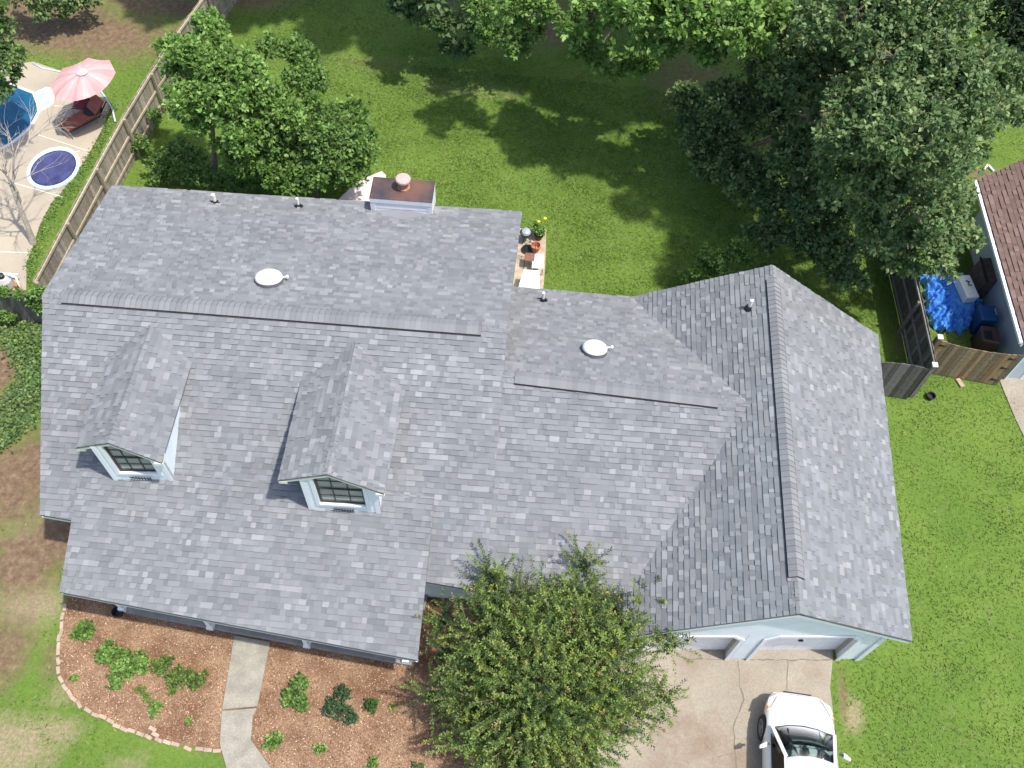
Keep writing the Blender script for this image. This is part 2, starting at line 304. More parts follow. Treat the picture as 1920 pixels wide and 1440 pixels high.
def clip(poly, a, b, c):  # keep a*u+b*v<=c ; poly rows (u,v,h)
    out = []; n = len(poly)
    for i in range(n):
        p, q = poly[i], poly[(i + 1) % n]; dp = a * p[0] + b * p[1] - c; dq = a * q[0] + b * q[1] - c
        if dp <= 0: out.append(p)
        if (dp < 0 < dq) or (dq < 0 < dp): f = dp / (dp - dq); out.append(tuple(p[i] + (q[i] - p[i]) * f for i in range(len(p))))
    return out
PAL = [(.216, .225, .232), (.229, .238, .244), (.200, .209, .216), (.254, .262, .267), (.221, .229, .235), (.236, .244, .250), (.186, .195, .202)]
def roof(name, poly, udir, parent, expo=.1445, seed=1, thick=.09, label=None, fascia=None, fas_edges=None, pal=PAL, scale=1.0, light=(.29, .298, .30)):
    """poly: 3D convex corners on one plane; udir along the courses. Underlay slab + shingle tabs in one mesh."""
    rd = random.Random(seed); poly = [np.array(p, float) for p in poly]; pl = plane(poly[0], poly[1], poly[2]); n = pl[0]
    u = np.array(udir, float); u -= n * (u @ n); u /= np.linalg.norm(u); v = np.cross(n, u)
    if v[2] < 0: v = -v; u = -u
    o = poly[0]; uv = [((p - o) @ u, (p - o) @ v) for p in poly]
    ar = sum(uv[i][0] * uv[(i + 1) % len(uv)][1] - uv[(i + 1) % len(uv)][0] * uv[i][1] for i in range(len(uv)))
    if ar < 0: uv = uv[::-1]; poly = poly[::-1]
    hp = []
    for i in range(len(uv)):
        p, q = uv[i], uv[(i + 1) % len(uv)]; a, b = q[1] - p[1], -(q[0] - p[0]); hp.append((a, b, a * p[0] + b * p[1]))
    W = lambda p: o + u * p[0] + v * p[1] + n * p[2]
    mb = MB(); k = len(poly); base = [p + n * .002 for p in poly]; low = [p - A3(0, 0, thick) for p in poly]
    mb.add(base + low, [tuple(range(k)), tuple(range(k, 2 * k))[::-1]] + [(i, i + k, (i + 1) % k + k, (i + 1) % k) for i in range(k)], (.17, .17, .19))
    us = [p[0] for p in uv]; vs = [p[1] for p in uv]; v0 = min(vs)
    rows = int((max(vs) - v0) / expo) + 1
    for r in range(rows + 1):
        va = v0 + r * expo - .004; vb = va + expo + .01; uc = min(us) - rd.uniform(0, .4); rowt = rd.uniform(.97, 1.03)
        while uc < max(us):
            w = rd.choice([.10, .12, .14, .17, .19, .22, .27]) * rd.uniform(.85, 1.15) * scale; tooth = rd.random() < .6
            h0 = .030 if tooth else .012; q = [(uc, va, h0), (uc + w, va, h0), (uc + w, vb, .003), (uc, vb, .003)]
            cc = rd.choice(pal) if tooth else pal[rd.choice([0, 2, 4, len(pal) - 1])]
            if rd.random() < .05: cc = light
            g = rd.uniform(.92, 1.08) * rowt; cc = (cc[0] * g, cc[1] * g, cc[2] * g); pg = q
            for h in hp:
                pg = clip(pg, *h)
                if len(pg) < 3: break
            if len(pg) >= 3:
                m = len(pg); V = [W(p) for p in pg]; F = [tuple(range(m))]
                mb.add(V, F, cc)
                for i in range(m):
                    p1, p2 = pg[i], pg[(i + 1) % m]
                    if abs(p1[1] - va) < 1e-6 and abs(p2[1] - va) < 1e-6:
                        mb.add([W(p1), W(p2), W((p2[0], p2[1], 0)), W((p1[0], p1[1], 0))], [(0, 3, 2, 1)], (.025, .025, .03) if tooth else (.09, .09, .10))  # near-black butt colour paints the shadow line under each raised tab
                    elif tooth and (abs(p1[0] - p2[0]) < 1e-6):
                        mb.add([W(p1), W(p2), W((p2[0], p2[1], 0)), W((p1[0], p1[1], 0))], [(0, 3, 2, 1)], (.10, .10, .115))
            uc += w
    ob = mb.build(name, M_SH, parent)
    if label: ob['label'] = label
    return ob
def ridge(name, p, q, na, nb, hw, parent, lift=0.0, seed=3, m=None, vent=False, tone=1.0):
    """overlapping cap shingles over a ridge p-q; na, nb plane normals. vent adds a dark raised core."""
    rd = random.Random(seed); p, q = A3(*p), A3(*q); d = q - p; Ln = np.linalg.norm(d); d /= Ln
    def down(n):
        s_ = np.cross(n, d); s_ /= np.linalg.norm(s_)
        return s_ if s_[2] < 0 else -s_
    sa, sb = down(na), down(nb); up = na + nb; up /= np.linalg.norm(up); mb = MB()
    if vent:
        core = MB(); h = lift
        for s_, n_ in ((sa, na), (sb, nb)):
            a0 = p + up * h; w = hw + .035
            core.hexa([p + up * .002, p + s_ * w + n_ * .004, q + s_ * w + n_ * .004, q + up * .002], [p + up * h, p + s_ * w + n_ * h, q + s_ * w + n_ * h, q + up * h])
        vo = core.build(name, M_DARKV, parent); parent = vo; name = 'cap_shingles'; ORG[vo.name] = ORG[vo.parent.name]; lift += .008  # black core, wider than the caps: its rim paints their shadow gap
    x = 0.0; k = 0
    while x < Ln:
        e = min(Ln, x + .15); cc = np.array(rd.choice([(.225, .233, .238), (.24, .248, .25), (.215, .223, .23), (.25, .257, .258)])) * rd.uniform(.94, 1.06) * tone
        a_, b_ = p + d * x, p + d * e; h1, h2 = lift + .006, lift + .020
        V = [a_ + sa * hw + na * h1, a_ + up * h1, a_ + sb * hw + nb * h1, b_ + sa * hw + na * h2, b_ + up * (h2 + .004), b_ + sb * hw + nb * h2]
        F = [(0, 1, 4, 3), (1, 2, 5, 4)]; mb.add(V, F, tuple(cc))
        mb.add([V[3], V[4], V[5], b_ + sb * hw + nb * lift, b_ + up * lift, b_ + sa * hw + na * lift], [(0, 1, 4, 5), (1, 2, 3, 4)], (.1, .1, .11))
        for s_, n_, i in ((sa, na, 0), (sb, nb, 2)): mb.add([V[i], V[i + 3], b_ + s_ * hw + n_ * (lift - .012 if vent else .001), a_ + s_ * hw + n_ * (lift - .012 if vent else .001)], [(0, 1, 2, 3)], (.12, .12, .13))
        x = e
    return mb.build(name, M_SH, parent)

HO = A3(-3, -1, 0)
house = thing('house', HO, 'long white house under grey shingle roofs with two dormers and an attached double garage', 'house')
RD = MRR - MRL
roof('main_roof', [MRL, MRR, MBR, MBL], RD, house, seed=2)
roof('main_roof', [MRL, MFL, MFR, MRR], RD, house, seed=3)
WX = WM + (WM - WR) * .06
_vf2 = VF + (VF - MFM) * .0
WFL = isect(WF, MRR, STEP, MFL, MFM)
roof('wing_roof', [WR + (WR - WM) * .05, WX, VF + DU * .3, WFL - DU * .25], RD, house, seed=4)
roof('wing_roof', [WR + (WR - WM) * .10, WX, LB + (LB - WBL) * .04, WBL - (LB - WBL) * .20], WM - WR, house, seed=5, scale=.9, expo=.135)
roof('garage_roof', [GA, GB, LB, LF], GB - GA, house, seed=6)
roof('garage_roof', [GA, GB, GRB, GRF], GB - GA, house, seed=7)
# porch
PBL, PBR = RP(152, 868, PF, .01), RP(815, 932, PF, .01); PEL, PER = P(112, 1110, 2.1), P(783, 1238, 2.1)
PO = plane(PBL, PBR, PER); PEL = RP(112, 1110, PO)
roof('porch_roof', [PBL, PBR, PER, PEL], PBR - PBL, house, seed=8, thick=.12)
# ridges + vents
ridge('ridge_cap', MRL, MRR, PB[0], PF[0], .15, house, seed=1)
ridge('ridge_vent', RP(119, 554, PF), RP(903, 614.5, PF), PB[0], PF[0], .21, house, lift=.035, seed=2, vent=True)
ridge('ridge_cap', WR, WM, WB[0], WF[0], .15, house, seed=4)
ridge('ridge_vent', WR + (WM - WR) * .035, WR + (WM - WR) * .89, WB[0], WF[0], .19, house, lift=.035, seed=5, vent=True)
ridge('ridge_cap', GB, GA, GW[0], GE[0], .15, house, seed=6)
ridge('ridge_vent', GB + (GA - GB) * .05, GB + (GA - GB) * .915, GW[0], GE[0], .175, house, lift=.04, seed=7, vent=True)
# fascia boards and gutters just under the roof edges
fb = MB()
def fasc(a_, b_, inn=.03, h=.13):
    a_, b_ = A3(*a_), A3(*b_); d = b_ - a_; nn = np.cross(A3(0, 0, 1), d); nn /= np.linalg.norm(nn) + 1e-9
    c_ = HO + A3(0, 0, 3)
    if nn @ (c_ - a_) < 0: nn = -nn
    o_ = nn * inn + A3(0, 0, -.095 - h / 2); fb.bar(a_ + o_, b_ + o_, .03, h)
for e in [(MBL, MBR), (MBL, MRL), (MRL, MFL), (MBR, MRR), (GA, GRF), (GA, LF), (GRF, GRB), (GRB, GB), (GB, LB), (WBL, LB), (PEL, PER), (PBL, PEL), (PBR, PER)]: fasc(*e)
fasc(MFL, MFR); fasc(MFR, VF)
fb.build('fascia', M_WHITE, house)
# walls
def inset_walls():
    w = MB(); t_ = .12
    def wall(a_, b_, za, zb, zlo=0.0):
        a_, b_ = A3(*a_[:2], 0), A3(*b_[:2], 0); d = b_ - a_; nn = np.cross(A3(0, 0, 1), d); nn *= t_ / np.linalg.norm(nn)
        w.hexa([a_ + A3(0, 0, zlo), b_ + A3(0, 0, zlo), b_ + nn + A3(0, 0, zlo), a_ + nn + A3(0, 0, zlo)], [a_ + A3(0, 0, za), b_ + A3(0, 0, zb), b_ + nn + A3(0, 0, zb), a_ + nn + A3(0, 0, za)])
    yv = A3(0, 1, 0); xv = A3(1, 0, 0)
    bl, br = MBL + xv * .35 - yv * .45, MBR - xv * .3 - yv * .45; fl, fr = MFL + xv * .3 + yv * .42, MFR + yv * .42
    wall(bl, br, 2.15, 2.15); wall(fl, eaveF(-1.2) + yv * .42, 2.15, 2.15)
    rl, rr = MRL + xv * .35, MRR - xv * .3
    wall(fl, rl, 2.2, 4.32); wall(rl, bl, 4.32, 2.2); wall(rr, br, 4.3, 2.2); wall(WBL + A3(-.45, 0, 0), rr - xv * .2, 2.1, 4.2)
    wall(eaveF(-1.2) + yv * .42, VF + A3(.5, .42, 0), 2.1, 2.1)   # strip of wall under the connecting roof's front eave
    wall(WBL - yv * .4, LB - yv * .4 + xv * .3, 2.1, 2.1)
    wall(LB + A3(.3, -.3, 0), GB - yv * .3, 2.1, 4.12); wall(GB - yv * .3, GRB + A3(-.5, -.3, 0), 4.12, 2.02)
    wall(GRB + A3(-.45, -.3, 0), A3(*(FO + FU * .06)[:2], 0), 2.1, 2.1); wall(VF + A3(.4, .3, 0), A3(*(FO + FU * 6.35)[:2], 0), 2.1, 2.1)
    return w.build('wall', M_SIDING, house)
FO = P(1610, 1236, 0); FO2 = P(1361, 1236, 0); FU = (FO2 - FO) / np.linalg.norm(FO2 - FO); FNI = A3(FU[1], -FU[0], 0); FNI = FNI if FNI[1] > 0 else -FNI
inset_walls()
# garage front wall with two clipped-corner openings; u runs leftwards from the right corner
def FW(u, z, d=0.0): return FO + FU * u + FNI * d + A3(0, 0, z)
def roofz(u, d=0.0):
    p = FW(u, 0, d); zs = []
    for n, k in (GW, GE): zs.append((k - n[0] * p[0] - n[1] * p[1]) / n[2])
    return min(zs) - .10
wl = MB(); D1 = (.59, 2.99); D2 = (3.56, 5.96); H1, H2, CH = 1.78, 2.05, .27; UW = 6.35
ug = max(np.arange(0, 6, .01), key=lambda u_: roofz(u_))
def front_poly(d):
    cols = []
    ed = sorted([0, D1[0], D1[0] + CH, D1[1] - CH, D1[1], D2[0], D2[0] + CH, D2[1] - CH, D2[1], UW, ug])
    for a_, b_ in zip(ed[:-1], ed[1:]):
        def lo(u_):
            for s_, e_ in (D1, D2):
                if s_ - 1e-6 <= (a_ + b_) / 2 <= e_: return min(H2, H1 + (u_ - s_) / CH * (H2 - H1), H1 + (e_ - u_) / CH * (H2 - H1))
            return 0.0
        cols.append((a_, b_, lo(a_), lo(b_)))
    return cols
for a_, b_, la, lb in front_poly(0):
    wl.hexa([FW(a_, la), FW(a_, la, .12), FW(b_, lb, .12), FW(b_, lb)], [FW(a_, roofz(a_)), FW(a_, roofz(a_), .12), FW(b_, roofz(b_), .12), FW(b_, roofz(b_))])
gw = wl.build('gable_wall', M_SIDING, house)
# lap siding: thin raised boards on the gable front
lp = MB(); z = .1
while z < 4.2:
    lim = [0, UW]; segs = []
    uu = [x for x in np.arange(0.0, UW, .05)]
    run = None
    for x in uu + [UW]:
        inside = z + .16 < roofz(x) + .02 and not any(s_ - .09 < x < e_ + .09 and z < H2 + .06 for s_, e_ in (D1, D2)) and x < UW
        if inside and run is None: run = x
        if not inside and run is not None:
            if x - run > .1: lp.hexa([FW(run, z, -.010), FW(x - .05, z, -.010), FW(x - .05, z, .0), FW(run, z, .0)], [FW(run, z + .14, -.003), FW(x - .05, z + .14, -.003), FW(x - .05, z + .14, .0), FW(run, z + .14, .0)])
            run = None
    z += .145
lp.build('lap_siding', M_SIDING, gw)
tr = MB()
for s_, e_ in (D1, D2):  # white casing round each opening
    for a_, b_ in [((s_, 0), (s_, H1)), ((s_, H1), (s_ + CH, H2)), ((s_ + CH, H2), (e_ - CH, H2)), ((e_ - CH, H2), (e_, H1)), ((e_, H1), (e_, 0))]:
        sg = -1 if a_[0] < (s_ + e_) / 2 and b_[0] < (s_ + e_) / 2 + .6 else 1
        tr.bar(FW(a_[0], a_[1], -.028), FW(b_[0], b_[1], -.028), .035, .10, up=FU if a_[0] == b_[0] else (0, 0, 1))
for u_ in (0.06, UW - .06): tr.bar(FW(u_, 0, -.03), FW(u_, roofz(u_) - .02, -.03), .035, .12, up=FU)
tr.build('casing', M_WHITE, gw)
for s_, e_ in (D1, D2):
    for u_ in (s_ + .004, e_ - .004):
        q = .006; jb = MB(); jb.hexa([FW(u_ - q, 0, .121), FW(u_ + q, 0, .121), FW(u_ + q, 0, .30), FW(u_ - q, 0, .30)], [FW(u_ - q, H1, .121), FW(u_ + q, H1, .121), FW(u_ + q, H1, .30), FW(u_ - q, H1, .30)]); jb.build('door_jamb', mat('taupe_jamb', (.38, .35, .31), rough=.7), gw)
M_DOOR = mat('garage_door_paint', (.80, .81, .84), rough=.45, noise=.04, nscale=4)
for s_, e_ in (D1, D2):
    gd = MB()
    for r in range(4):
        z0, z1 = .01 + r * .515, .01 + r * .515 + .507
        gd.hexa([FW(s_ - .05, z0, .25), FW(e_ + .05, z0, .25), FW(e_ + .05, z0, .29), FW(s_ - .05, z0, .29)], [FW(s_ - .05, z1, .25), FW(e_ + .05, z1, .25), FW(e_ + .05, z1, .29), FW(s_ - .05, z1, .29)])
        for c_ in range(4):
            a_ = s_ + .08 + c_ * .58; b_ = a_ + .5
            gd.hexa([FW(a_, z0 + .1, .243), FW(b_, z0 + .1, .243), FW(b_, z0 + .1, .25), FW(a_, z0 + .1, .25)], [FW(a_, z1 - .1, .243), FW(b_, z1 - .1, .243), FW(b_, z1 - .1, .25), FW(a_, z1 - .1, .25)])
    go_ = gd.build('garage_door', M_DOOR, house)
    MB().bar(FW((s_ + e_) / 2 - .06, .9, .22), FW((s_ + e_) / 2 + .06, .9, .22), .04, .05).build('handle', M_BLACK, go_)
sf = MB(); sf.hexa([FW(-.42, 1.97, .0), FW(.0, 1.97, .0), FW(0, 1.97, 8.6), FW(-.3, 1.97, 8.6)], [FW(-.42, 1.99, .0), FW(.0, 1.99, .0), FW(0, 1.99, 8.6), FW(-.3, 1.99, 8.6)]); sf.build('soffit', M_SOFFIT, house)
# ---- porch floor, posts
pf = [P(238, 1148, .15), P(768, 1247, .15)]; pd = (pf[1] - pf[0]) / np.linalg.norm(pf[1] - pf[0])
pn = A3(-pd[1], pd[0], 0)
MB().slab([pf[0] - pd * .1, pf[1] + pd * .05, pf[1] + pd * .05 + pn * 2.2, pf[0] - pd * .1 + pn * 2.2], 0, .15).build('porch_floor', mat('porch_concrete', (.27, .26, .25), rough=.9, noise=.2, nscale=4), house, bevel=.01)
for fx, fy in [(229, 1146), (394, 1181), (575, 1215), (760, 1243)]:
    p = P(fx, fy, .15) + pn * .08; pt = MB(); s_ = .055; pt.box(p - A3(s_, s_, 0), p + A3(s_, s_, 1.8)); pt.box(p - A3(.09, .09, -.001), p + A3(.09, .09, .14)); pt.box(p - A3(.08, .08, -1.68), p + A3(.08, .08, 1.8))
    for sg in (-1, 1): pt.bar(p + A3(0, 0, 1.35), p + A3(sg * .38, 0, 1.78), .05, .06)
    pt.build('porch_post', M_WHITE, house)
bm_ = MB(); bm_.bar(P(229, 1146, .15) + pn * .08 + A3(-.4, 0, 1.87), P(760, 1243, .15) + pn * .08 + A3(.2, 0, 1.87), .12, .14); bm_.build('porch_beam', M_WHITE, house)

# ---- dormers
def dormer(rb, rt, eb, ef, lb_, lf_, seed, bl_, br_):
    b_ = RP(*rb, PF); t_ = P(*rt, b_[2] + .72); e_ = RP(*eb, PF); e2 = P(*ef, e_[2] + .60); l_ = RP(*lb_, PF); l_ = A3(l_[0], l_[1], e_[2]); l2 = P(*lf_, e_[2] + .60)
    ax = (t_ - b_) * A3(1, 1, 0); ax /= np.linalg.norm(ax); bk = b_ - ax * .12
    wy = ax; wx = A3(-ax[1], ax[0], 0); wx = wx if wx[0] > 0 else -wx
    # cheeks + front wall
    pR, pL = plane(b_, t_, e2), plane(b_, t_, l2); fr = t_ - wy * .07
    xl, xr = (RP(*bl_, PF) - fr) @ wx, (RP(*br_, PF) - fr) @ wx; xl = max(xl, (l2 - fr) @ wx + .12); xr = min(xr, (e2 - fr) @ wx + .05)
    xc = (xl + xr) / 2; hw = (xr - xl) / 2; fr = fr + wx * xc
    def rzp(p): return min((k_ - n_[0] * p[0] - n_[1] * p[1]) / n_[2] for n_, k_ in (pR, pL)) - .06
    cl, cr = fr - wx * hw, fr + wx * hw; zt = min(rzp(cl), rzp(cr))
    def onroof(p): n, k = PF; return A3(p[0], p[1], (k - n[0] * p[0] - n[1] * p[1]) / n[2] - .03)
    dm = MB(); zb = onroof(fr)[2]
    for c0, s_ in ((cl, 1), (cr, -1)):
        q = onroof(c0); zt = rzp(c0)
        rise = onroof(c0 - wy)[2] - q[2]; fall = zt - rzp(c0 - wy); back = c0 - wy * ((zt - q[2]) / (rise + fall)); zk = onroof(back)[2]; w_ = wx * s_ * .1
        for wv in (0,): dm.add([q, A3(*back[:2], zk), A3(*c0[:2], zt), q + w_, A3(*(back + w_)[:2], zk), A3(*(c0 + w_)[:2], zt)], [(0, 1, 2), (5, 4, 3), (0, 3, 4, 1), (1, 4, 5, 2), (2, 5, 3, 0)])
    # front wall with window opening: 4 pieces
    WW = hw * 1.12; wz0 = zb + .46; wz1 = t_[2] - .25
    WW = hw * .64
    def fw(x, z, d=0.0): p = fr + wx * x - wy * d; return A3(p[0], p[1], z)
    def rz(x): return rzp(fr + wx * x)
    wz1 = min(max(rz(WW), rz(-WW)) + .04, rz(-xc) - .14); wz1 = max(wz1, wz0 + .5)
    def panel(m_, x0, x1, z0, z1, da, db):
        k_ = 1 if x1 - x0 < .12 else 14
        for i_ in range(k_):
            xa, xb = x0 + (x1 - x0) * i_ / k_, x0 + (x1 - x0) * (i_ + 1) / k_; za, zb2 = min(z1, rz(xa) - .005), min(z1, rz(xb) - .005)
            if min(za, zb2) > z0 + .003: m_.hexa([fw(xa, z0, da), fw(xb, z0, da), fw(xb, z0, db), fw(xa, z0, db)], [fw(xa, za, da), fw(xb, zb2, da), fw(xb, zb2, db), fw(xa, za, db)])
    def piece(x0, x1, z0, z1a, z1b): dm.hexa([fw(x0, z0), fw(x1, z0), fw(x1, z0, .1), fw(x0, z0, .1)], [fw(x0, z1a), fw(x1, z1b), fw(x1, z1b, .1), fw(x0, z1a, .1)])
    piece(-hw, -WW, zb - .1, rz(-hw), rz(-WW)); piece(WW, hw, zb - .1, rz(WW), rz(hw)); piece(-WW, WW, zb - .1, wz0, wz0)
    mx_ = min(max(-xc, -WW + .05), WW - .05); panel(dm, -WW, WW, wz1, 99, 0, .1)
    D = dm.build('dormer', M_SIDING, house)
    ORG[D.name] = HO
    tb = MB()
    for x in (-hw + .05, hw - .05): tb.hexa([fw(x - .055, zb - .05, -.025), fw(x + .055, zb - .05, -.025), fw(x + .055, zb - .05, 0), fw(x - .055, zb - .05, 0)], [fw(x - .055, rz(x), -.025), fw(x + .055, rz(x), -.025), fw(x + .055, rz(x), 0), fw(x - .055, rz(x), 0)])
    cw = .09
    for x0, x1, z0, z1 in ((-WW - cw, -WW, wz0 - cw, wz1 + .06), (WW, WW + cw, wz0 - cw, wz1 + .06), (-WW, WW, wz0 - cw, wz0), (-WW, WW, wz1, wz1 + .07)):
        panel(tb, x0, x1, z0, z1, -.032, -.002)
    tb.build('trim', M_WHITE, D)
    # cheek paint is white boards
    sdl, sdr = MB(), MB(); zz = zb + .03
    while zz < min(rz(hw), rz(-hw)) - .12:
        for x0, x1, sd in ((-hw + .11, -WW - cw, sdl), (WW + cw, hw - .11, sdr)):
            sd.hexa([fw(x0, zz, -.014), fw(x1, zz, -.014), fw(x1, zz, 0), fw(x0, zz, 0)], [fw(x0, zz + .1, -.003), fw(x1, zz + .1, -.003), fw(x1, zz + .1, 0), fw(x0, zz + .1, 0)])
        zz += .105
    sdl.build('lap_siding', M_SIDING, D); sdr.build('lap_siding', M_SIDING, D)
    wf = MB(); M_DK = mat('bronze_window_frame', (.035, .03, .028), rough=.5)
    for x0, x1, z0, z1 in ((-WW, -WW + .05, wz0, wz1), (WW - .05, WW, wz0, wz1), (-WW, WW, wz0, wz0 + .05), (-WW, WW, wz1 - .05, wz1), (-WW, WW, (wz0 + wz1) / 2 - .025, (wz0 + wz1) / 2 + .025)):
        panel(wf, x0, x1, z0, z1, .03, .08)
    for i in (1, 2):
        x = -WW + 2 * WW * i / 3; panel(wf, x - .01, x + .01, wz0, wz1, .045, .06)
    for f_ in (.25, .75):
        z_ = wz0 + (wz1 - wz0) * f_; panel(wf, -WW, WW, z_ - .008, z_ + .008, .045, .06)
    wf.build('window_frame', M_DK, D)
    pn_ = MB(); panel(pn_, -WW, WW, wz0, wz1, .065, .07); pn_.build('window_pane', mat('tinted_pane', (.25, .27, .24), rough=.05, spec=.7), D)
    # scroll bracket: black iron comb below the window
    ir = MB(); x0 = -.02; z_ = wz0 - .22
    ir.tube([fw(x0 - .22, z_ + .03, -.05), fw(x0, z_ - .01, -.05), fw(x0 + .26, z_ - .02, -.05)], .014, 6)
    for i in range(8):
        x = x0 - .2 + i * .06; s_ = (i - 3.5) * .012; ir.tube([fw(x + s_, z_ + .075, -.06), fw(x, z_, -.05), fw(x + s_ * 1.2, z_ - .06, -.07)], .012, 6)
    ir.build('iron_ornament', M_BLACK, D)
    # roof slopes (project past the front wall), eave and soffit
    R1 = roof('dormer_roof', [b_ + (b_ - t_) * .02 , t_, e2, e_ + (e_ - e2) * .03], t_ - b_, D, seed=seed, thick=.05, expo=.145)
    R2 = roof('dormer_roof', [b_ + (b_ - t_) * .02, t_, l2, l_ + (l_ - l2) * .03], t_ - b_, D, seed=seed + 1, thick=.05, expo=.145)
    n1_, n2_ = plane(b_, t_, e2)[0], plane(b_, t_, l2)[0]
    ridge('ridge_cap', b_ + ax * .12, t_, n1_, n2_, .14, D, seed=seed + 2, tone=1.0)
    st = MB(); o_ = A3(0, 0, -.052)
    for ee in (e2, l2):   # cream rake board + boxed eave return
        st.bar(t_ + o_ - wy * .02 - A3(0, 0, .045), ee + o_ - wy * .02 - A3(0, 0, .045), .02, .09)
        inn = (t_ - ee) @ wx; sg = np.sign(inn); i_ = A3(*(ee + wx * sg * .2)[:2], ee[2])
        st.hexa([ee + A3(0, 0, -.16), i_ + A3(0, 0, -.16), i_ - wy * .3 + A3(0, 0, -.16), ee - wy * .3 + A3(0, 0, -.16)][::(1 if sg > 0 else -1)], [ee + A3(0, 0, -.055), i_ + A3(0, 0, -.055), i_ - wy * .3 + A3(0, 0, -.055), ee - wy * .3 + A3(0, 0, -.055)][::(1 if sg > 0 else -1)])
    st.build('rake_board', M_SOFFIT, D)
    return D
d1 = dormer((283, 608), (202, 831), (358, 685), (303, 868), (205, 665), (141, 840), 20, (217, 886), (325, 907))
d1['label'] = 'dormer at the left end with its window partly shaded'
d2 = dormer((666, 643), (612.5, 890), (760, 733), (720, 926), (567, 712), (521, 901), 30, (582, 946), (714, 963))

# ---- chimney
cb = [RP(697.3, 394.4, PB), RP(809.6, 403, PB)]; ct = P(708.7, 332, 3.12); czt = 3.12
cx = cb[1] - cb[0]; cx[2] = 0; cw_ = np.linalg.norm(cx); cx /= cw_; cy = A3(-cx[1], cx[0], 0); cdep = max(.7, (ct - cb[0]) @ cy)
c0 = A3(cb[0][0], cb[0][1], 0); ccn = c0 + cx * cw_ / 2 + cy * cdep / 2
def CQ(g, z): return [c0 - cx * g - cy * g + A3(0, 0, z), c0 + cx * (cw_ + g) - cy * g + A3(0, 0, z), c0 + cx * (cw_ + g) + cy * (cdep + g) + A3(0, 0, z), c0 - cx * g + cy * (cdep + g) + A3(0, 0, z)]
ch = MB().hexa(CQ(0, 0), CQ(0, czt - .05))
zz = 2.4
while zz < czt - .2: ch.hexa(CQ(.012, zz), CQ(.003, zz + .13)); zz += .14
for i, p in enumerate(CQ(-.05, 0)): ch.bar(p + A3(0, 0, 2.2), p + A3(0, 0, czt - .06), .14, .14, up=(0, 1, 0))
ch.hexa(CQ(.03, czt - .2), CQ(.03, czt - .04))
CHM = ch.build('chimney', M_WHITE, house)
M_RUST = mat('rusty_cap', (.035, .037, .048), rough=.6, nscale=1.7, col2=(.17, .085, .06))
MB().hexa(CQ(.035, czt - .036), CQ(.0, czt + .0)).build('chimney_cap', M_RUST, CHM, bevel=.006)
fc = P(757, 352, czt); fl_ = MB(); fl_.lathe(fc, [(.20, 0), (.20, .06), (.155, .07), (.15, .28)], 28); fl_.build('flue', mat('rusted_flue', (.34, .17, .10), rough=.7, noise=.3, nscale=9), CHM, smooth=False)
MB().lathe(fc + A3(0, 0, .28), [(.165, 0), (.17, .0), (.17, .05), (.16, .055)], 28).build('flue_band', mat('brass_band', (.45, .30, .18), rough=.45, metal=.4), CHM)
fb2 = MB(); fb2.lathe(fc + A3(0, 0, .335), [(.235, 0), (.235, .06), (.21, .09), (.05, .115), (.001, .117)], 28); fb2.build('rain_cap', mat('pinkish_cap', (.50, .38, .33), rough=.5), CHM)
# cricket saddle in front of the chimney
mid = (cb[0] + cb[1]) / 2; top = A3(mid[0], mid[1], mid[2] + .28) - cy * .012
def onb(p): n, k = PB; return A3(p[0], p[1], (k - n[0] * p[0] - n[1] * p[1]) / n[2] + .02)
bk_ = mid - cy * .75
sa_ = [onb(cb[0]), onb(cb[1])]
ck = MB(); apex = A3(top[0], top[1], mid[2] + .16); rr_ = onb(bk_); rr_[2] = apex[2] + .0; rr_ = onb(mid - cy * (.16 / max(.05, -(PB[0][1] / PB[0][2]) * -1)))
ck.add([apex, sa_[0], rr_], [(0, 1, 2)], (.27, .27, .29)); ck.add([apex, rr_, sa_[1]], [(0, 1, 2)], (.24, .24, .26)); ck.build('cricket', M_SH, house)

# ---- skylights, vent pipes
def disc_on(pl, px, py, name, rad, h, parent):
    p = RP(px, py, pl); n = pl[0]; a_ = np.cross(n, A3(0, 1, 0)); a_ /= np.linalg.norm(a_); b_ = np.cross(n, a_)
    def ring(r, z, k=32): return [p + n * z + r * (math.cos(t_) * a_ + math.sin(t_) * b_) for t_ in np.arange(k) * 2 * math.pi / k]
    def lat(prof, nm, m, par, sm=False):
        V = []; F = []; k = 32
        for i, (r, z) in enumerate(prof): V += ring(r, z)
        for i in range(len(prof) - 1): F += [(i * k + j, i * k + (j + 1) % k, (i + 1) * k + (j + 1) % k, (i + 1) * k + j) for j in range(k)]
        F.append(tuple((len(prof) - 1) * k + j for j in range(k))); return mesh(nm, V, F, m, par, smooth=sm)
    o = lat([(rad * 1.02, 0), (rad * 1.02, h), (rad * .9, h + .01)], name, mat('grey_flashing', (.12, .12, .13), rough=.5), parent)
    lat([(rad, h), (rad * 1.0, h + .03), (rad * .93, h + .08), (rad * .75, h + .13), (rad * .4, h + .165), (rad * .1, h + .175)], 'dome', mat('milky_dome', (.82, .83, .80), rough=.25), o, True)
    tb_ = MB(); q = p + a_ * 0; s_ = A3(1, .15, 0); tb_.bar(p + n * (h + .02) + s_ * rad * .95, p + n * (h + .02) + s_ * (rad + .12), .03, .03); tb_.tube([p + n * (h + .02) + s_ * (rad + .12) - A3(0, 0, .03), p + n * (h + .02) + s_ * (rad + .12) + A3(0, 0, .04)], .04, 8); tb_.build('clip', M_WHITE, o)
    return o
disc_on(PB, 505, 528, 'round_skylight', .375, .12, house); disc_on(WB, 1114, 660, 'round_skylight', .345, .12, house)
